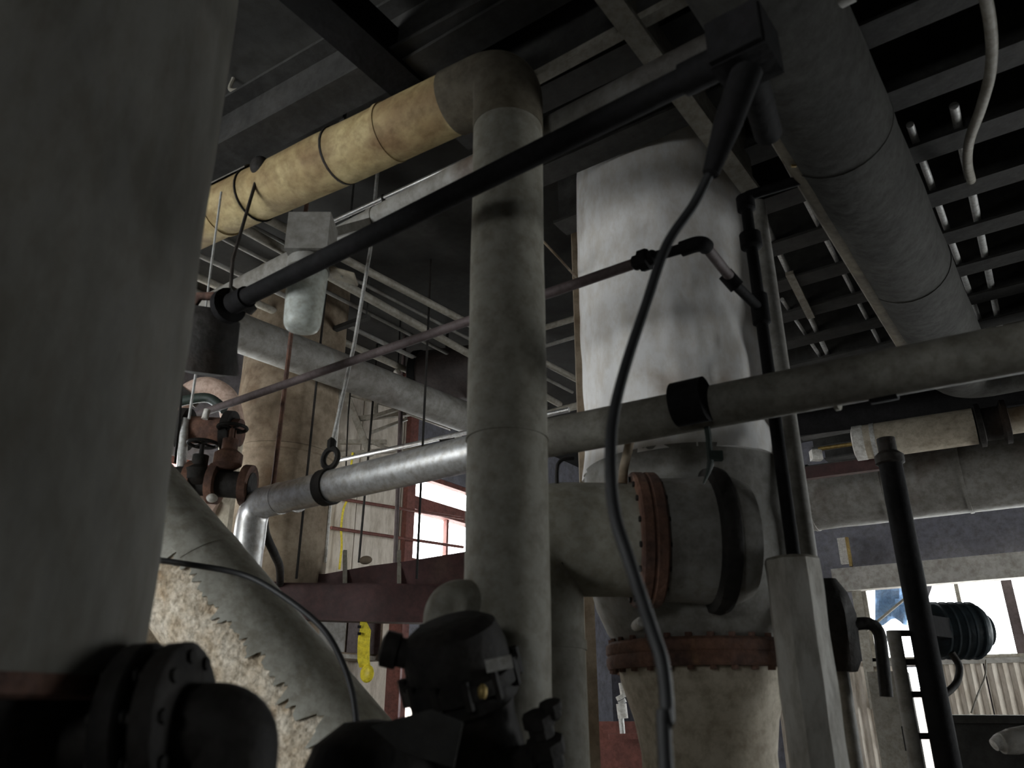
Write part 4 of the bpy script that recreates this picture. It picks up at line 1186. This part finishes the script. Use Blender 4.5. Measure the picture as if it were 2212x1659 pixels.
# dark rounded cover at the bottom edge and the plate leaning on it
q = P(800, 1690, 2.3)
t = thing('pump_casing', 'black rounded casing at the bottom edge below the hanging wire', 'casing', up_to(q, 0))
part('casing', MB().lathe(up_to(q, .3), (0, 0, 1), [(.22, 0), (.22, .9), (.21, q.z - .3), (.17, q.z - .3 + .10), (.09, q.z - .3 + .16), (.01, q.z - .3 + .17)], 28), M_DARK, t)
part('foot', MB().lathe(up_to(q, 0), (0, 0, 1), [(.28, 0), (.28, .04), (.22, .06), (.22, .32)], 28), M_DARK, t)
t = thing('bent_plate', 'greenish black angled plate leaning beside the black valve', 'plate', P(880, 1570, 2.4))
part('face', MB().beam(P(795, 1575, 2.4), P(965, 1648, 2.3), .02, .03, UP), M_DARK, t)
part('sheet', quad_box([(800, 1568), (930, 1532), (1000, 1560), (980, 1660), (860, 1620)], 2.28, 2.30), M_SOOT, t)

# white and rust bits between riser and vessel, low
q = PH(1345, 1560, 6.5)
t = thing('gauge_glass', 'white and steel gauge fitting on a rusty bracket left of the beige shell', 'gauge', q)
for (y0_, y1_, w_, m_, nm) in ((1475, 1500, 12, M_TAPE, 'stem'), (1500, 1508, 28, M_TAPE, 'cap'), (1512, 1520, 18, M_STEEL, 'nut'), (1520, 1552, 22, M_TAPE, 'glass_body'), (1552, 1595, 12, M_STEEL, 'tail')):
    a, b = PH(1342, y0_, 6.5), PH(1346, y1_, 6.5)
    part(nm, MB().tube([b, a], rad(w_, a), 12), m_, t)
part('bracket', MB().beam(PH(1315, 1592, 6.5), PH(1420, 1588, 6.5), .05, .04), M_REDW, t)
part('backing', MB().box(PH(1345, 1650, 6.7), (.3, .03, .3), (RT, HV, V((0, 0, 1)))), M_REDW, t)
part('support', MB().beam(up_to(PH(1345, 1650, 6.7), 0), up_to(PH(1345, 1650, 6.7), 1.2), .1, .08, RT), M_REDW, t)

# ================================================================== FAR LEFT MACHINERY (manifold behind near vessel)
def manifold():
    h0 = 5.0
    def hpipe(name, lab, pa, pb, w, m, h=h0, fl=()):
        a = PH(*pa, h); b = PZ(*pb, a.z) if abs(pb[1] - pa[1]) > 3 and False else PH(*pb, h)
        d_ = (b - a).normalized()
        t = thing(name, lab, 'pipe', a)
        part('tube', MB().tube([a - d_ * .4, b], rad(w, a), 18), m, t)
        for f_ in fl:
            c = a.lerp(b, f_)
            part('flange', MB().tube([c - d_ * .025, c + d_ * .025], rad(w * 1.55, a), 20), M_DARK if m != M_DARK else M_RUST, t)
        return t
    up_pipe = hpipe('manifold_pipe', 'upper brown manifold pipe with flanges behind the near vessel', (360, 925), (520, 935), 60, M_RUST, 5.0, (.25, .85))
    low_pipe = hpipe('manifold_pipe', 'lower dark manifold pipe with flanges above the inclined pipe', (345, 1035), (545, 1050), 58, M_DARK, 4.9, (.35, .6, .95))
    hpipe('manifold_pipe', 'pinkish plastered pipe stub below the dark manifold', (400, 1085), (470, 1110), 62, M_PINK, 5.3)
    t = thing('plastered_elbow', 'pinkish plastered elbow between the dark valve and the stained column', 'pipe', PH(430, 850, 5.6))
    part('elbow', MB().tube(catmull([PH(375, 890, 5.6), PH(410, 850, 5.6), PH(450, 838, 5.6), PH(490, 862, 5.6), PH(505, 920, 5.6)], 6), .085, 18), M_PINK, t)
    part('ring', MB().tube([PH(400, 862, 5.6), PH(412, 850, 5.6)], .1, 18), M_DARK, t)
    part('leg', MB().tube([PH(505, 920, 5.6), up_to(PH(505, 920, 5.6), 0)], .085, 18), M_BEIGE, t)
    for (x_, y_, lab) in ((495, 975, 'brown handwheel valve on the upper manifold pipe'), (430, 1010, 'blackened handwheel valve between the manifold pipes')):
        c = PH(x_, y_, 4.85)
        t = thing('handwheel_valve', lab, 'valve', c)
        part('body', MB().lathe(c - V((0, 0, .12)), (0, 0, 1), [(.05, 0), (.09, .03), (.09, .10), (.05, .13), (.05, .2), (.015, .21), (.015, .3)], 14), M_RUST if x_ > 450 else M_DARK, t)
        hw = part('handwheel', MB().torus(c + V((0, 0, .16)), (0, 0, 1), .09, .012, 20, 8), M_DARK, t)
        for k_ in range(2):
            v_ = V((math.cos(k_ * 1.57), math.sin(k_ * 1.57), 0)) * .09
            part('spoke', MB().tube([c + V((0, 0, .16)) - v_, c + V((0, 0, .16)) + v_], .008, 6), M_DARK, hw)
    c = PH(458, 1076, 4.7)
    part('end_cap', MB().sphere(c, rad(24, c), 12, 8, (1, 1, .8)), M_TAPE, low_pipe, 'small white cap')
    single('beige_upright', MB().beam(up_to(PH(495, 1110, 5.3), 0), PH(492, 1060, 5.3), .09, .09, RT), M_BEIGE, 'flaking beige upright left of the shiny bend', 'upright')
    for (x_, y0_, y1_, w_, lab) in ((395, 905, 1010, 20, 'pale grey pipe stub crossing the upper manifold pipe'), (445, 885, 905, 14, 'short white nipple left of the stained column')):
        a, b = PH(x_ + 3, y0_, 4.9), PH(x_ - 3, y1_, 4.9)
        single('pipe_stub', MB().tube([a, b], rad(w_, a), 12), M_STEEL if w_ > 15 else M_TAPE, lab, 'pipe')
    single('green_pipe', MB().tube(catmull([PH(352, 880, 5.2), PH(400, 865, 5.2), PH(450, 860, 5.2), PH(485, 885, 5.2)], 6), .035, 12), M_GREEN, 'dark green bent pipe over the upper manifold', 'pipe')
    part('knob', MB().tube([PH(364, 915, 5.0), PH(362, 885, 5.0)], [.02, .035], 10), M_YEL, up_pipe, 'small yellow knob')
manifold()

# ================================================================== SMALL EXTRAS
arc = [PZ(500, 195, CEIL - .1), PZ(560, 190, CEIL - .1), PZ(610, 205, CEIL - .12), PZ(650, 230, CEIL - .15), PZ(672, 255, CEIL - .2)]
single('ceiling_cable', MB().tube(catmull([up_to(arc[0], CEIL)] + arc, 8), .014, 8), M_PALE, 'pale curved cable under the concrete ceiling at top left', 'cable')
for (pa, pb, h_, r_, m_, lab) in (((1185, 705), (1262, 682), 6.8, .03, M_PALE, 'upper slim pipe glimpsed between the centre riser and the white vessel'),
                                  ((1185, 745), (1262, 722), 7.0, .02, M_GREYW, 'middle slim pipe glimpsed between the centre riser and the white vessel'),
                                  ((1185, 893), (1262, 872), 7.0, .035, M_PALE, 'lowest slim pipe glimpsed between the centre riser and the white vessel')):
    a = PH(*pa, h_); b = PZ(*pb, a.z); a, b = extend(a, b, .5, 1.0)
    t = thing('cross_pipe', lab, 'pipe', (a + b) / 2)
    part('tube', MB().tube([a, b], r_, 12), m_, t)
    for q in (a.lerp(b, .1), a.lerp(b, .9)):
        part('hanger_rod', MB().tube([q, up_to(q, CEIL)], .006, 6), M_SOOT, t)
a, b, c = PH(1172, 520, 3.9), PH(1205, 555, 3.9), PH(1232, 585, 4.2)
single('loose_wire', MB().tube(catmull([a, b, c, PH(1245, 600, 4.85)], 5), .007, 6), M_BROWN, 'loose brown wire end sticking out right of the centre riser', 'wire')
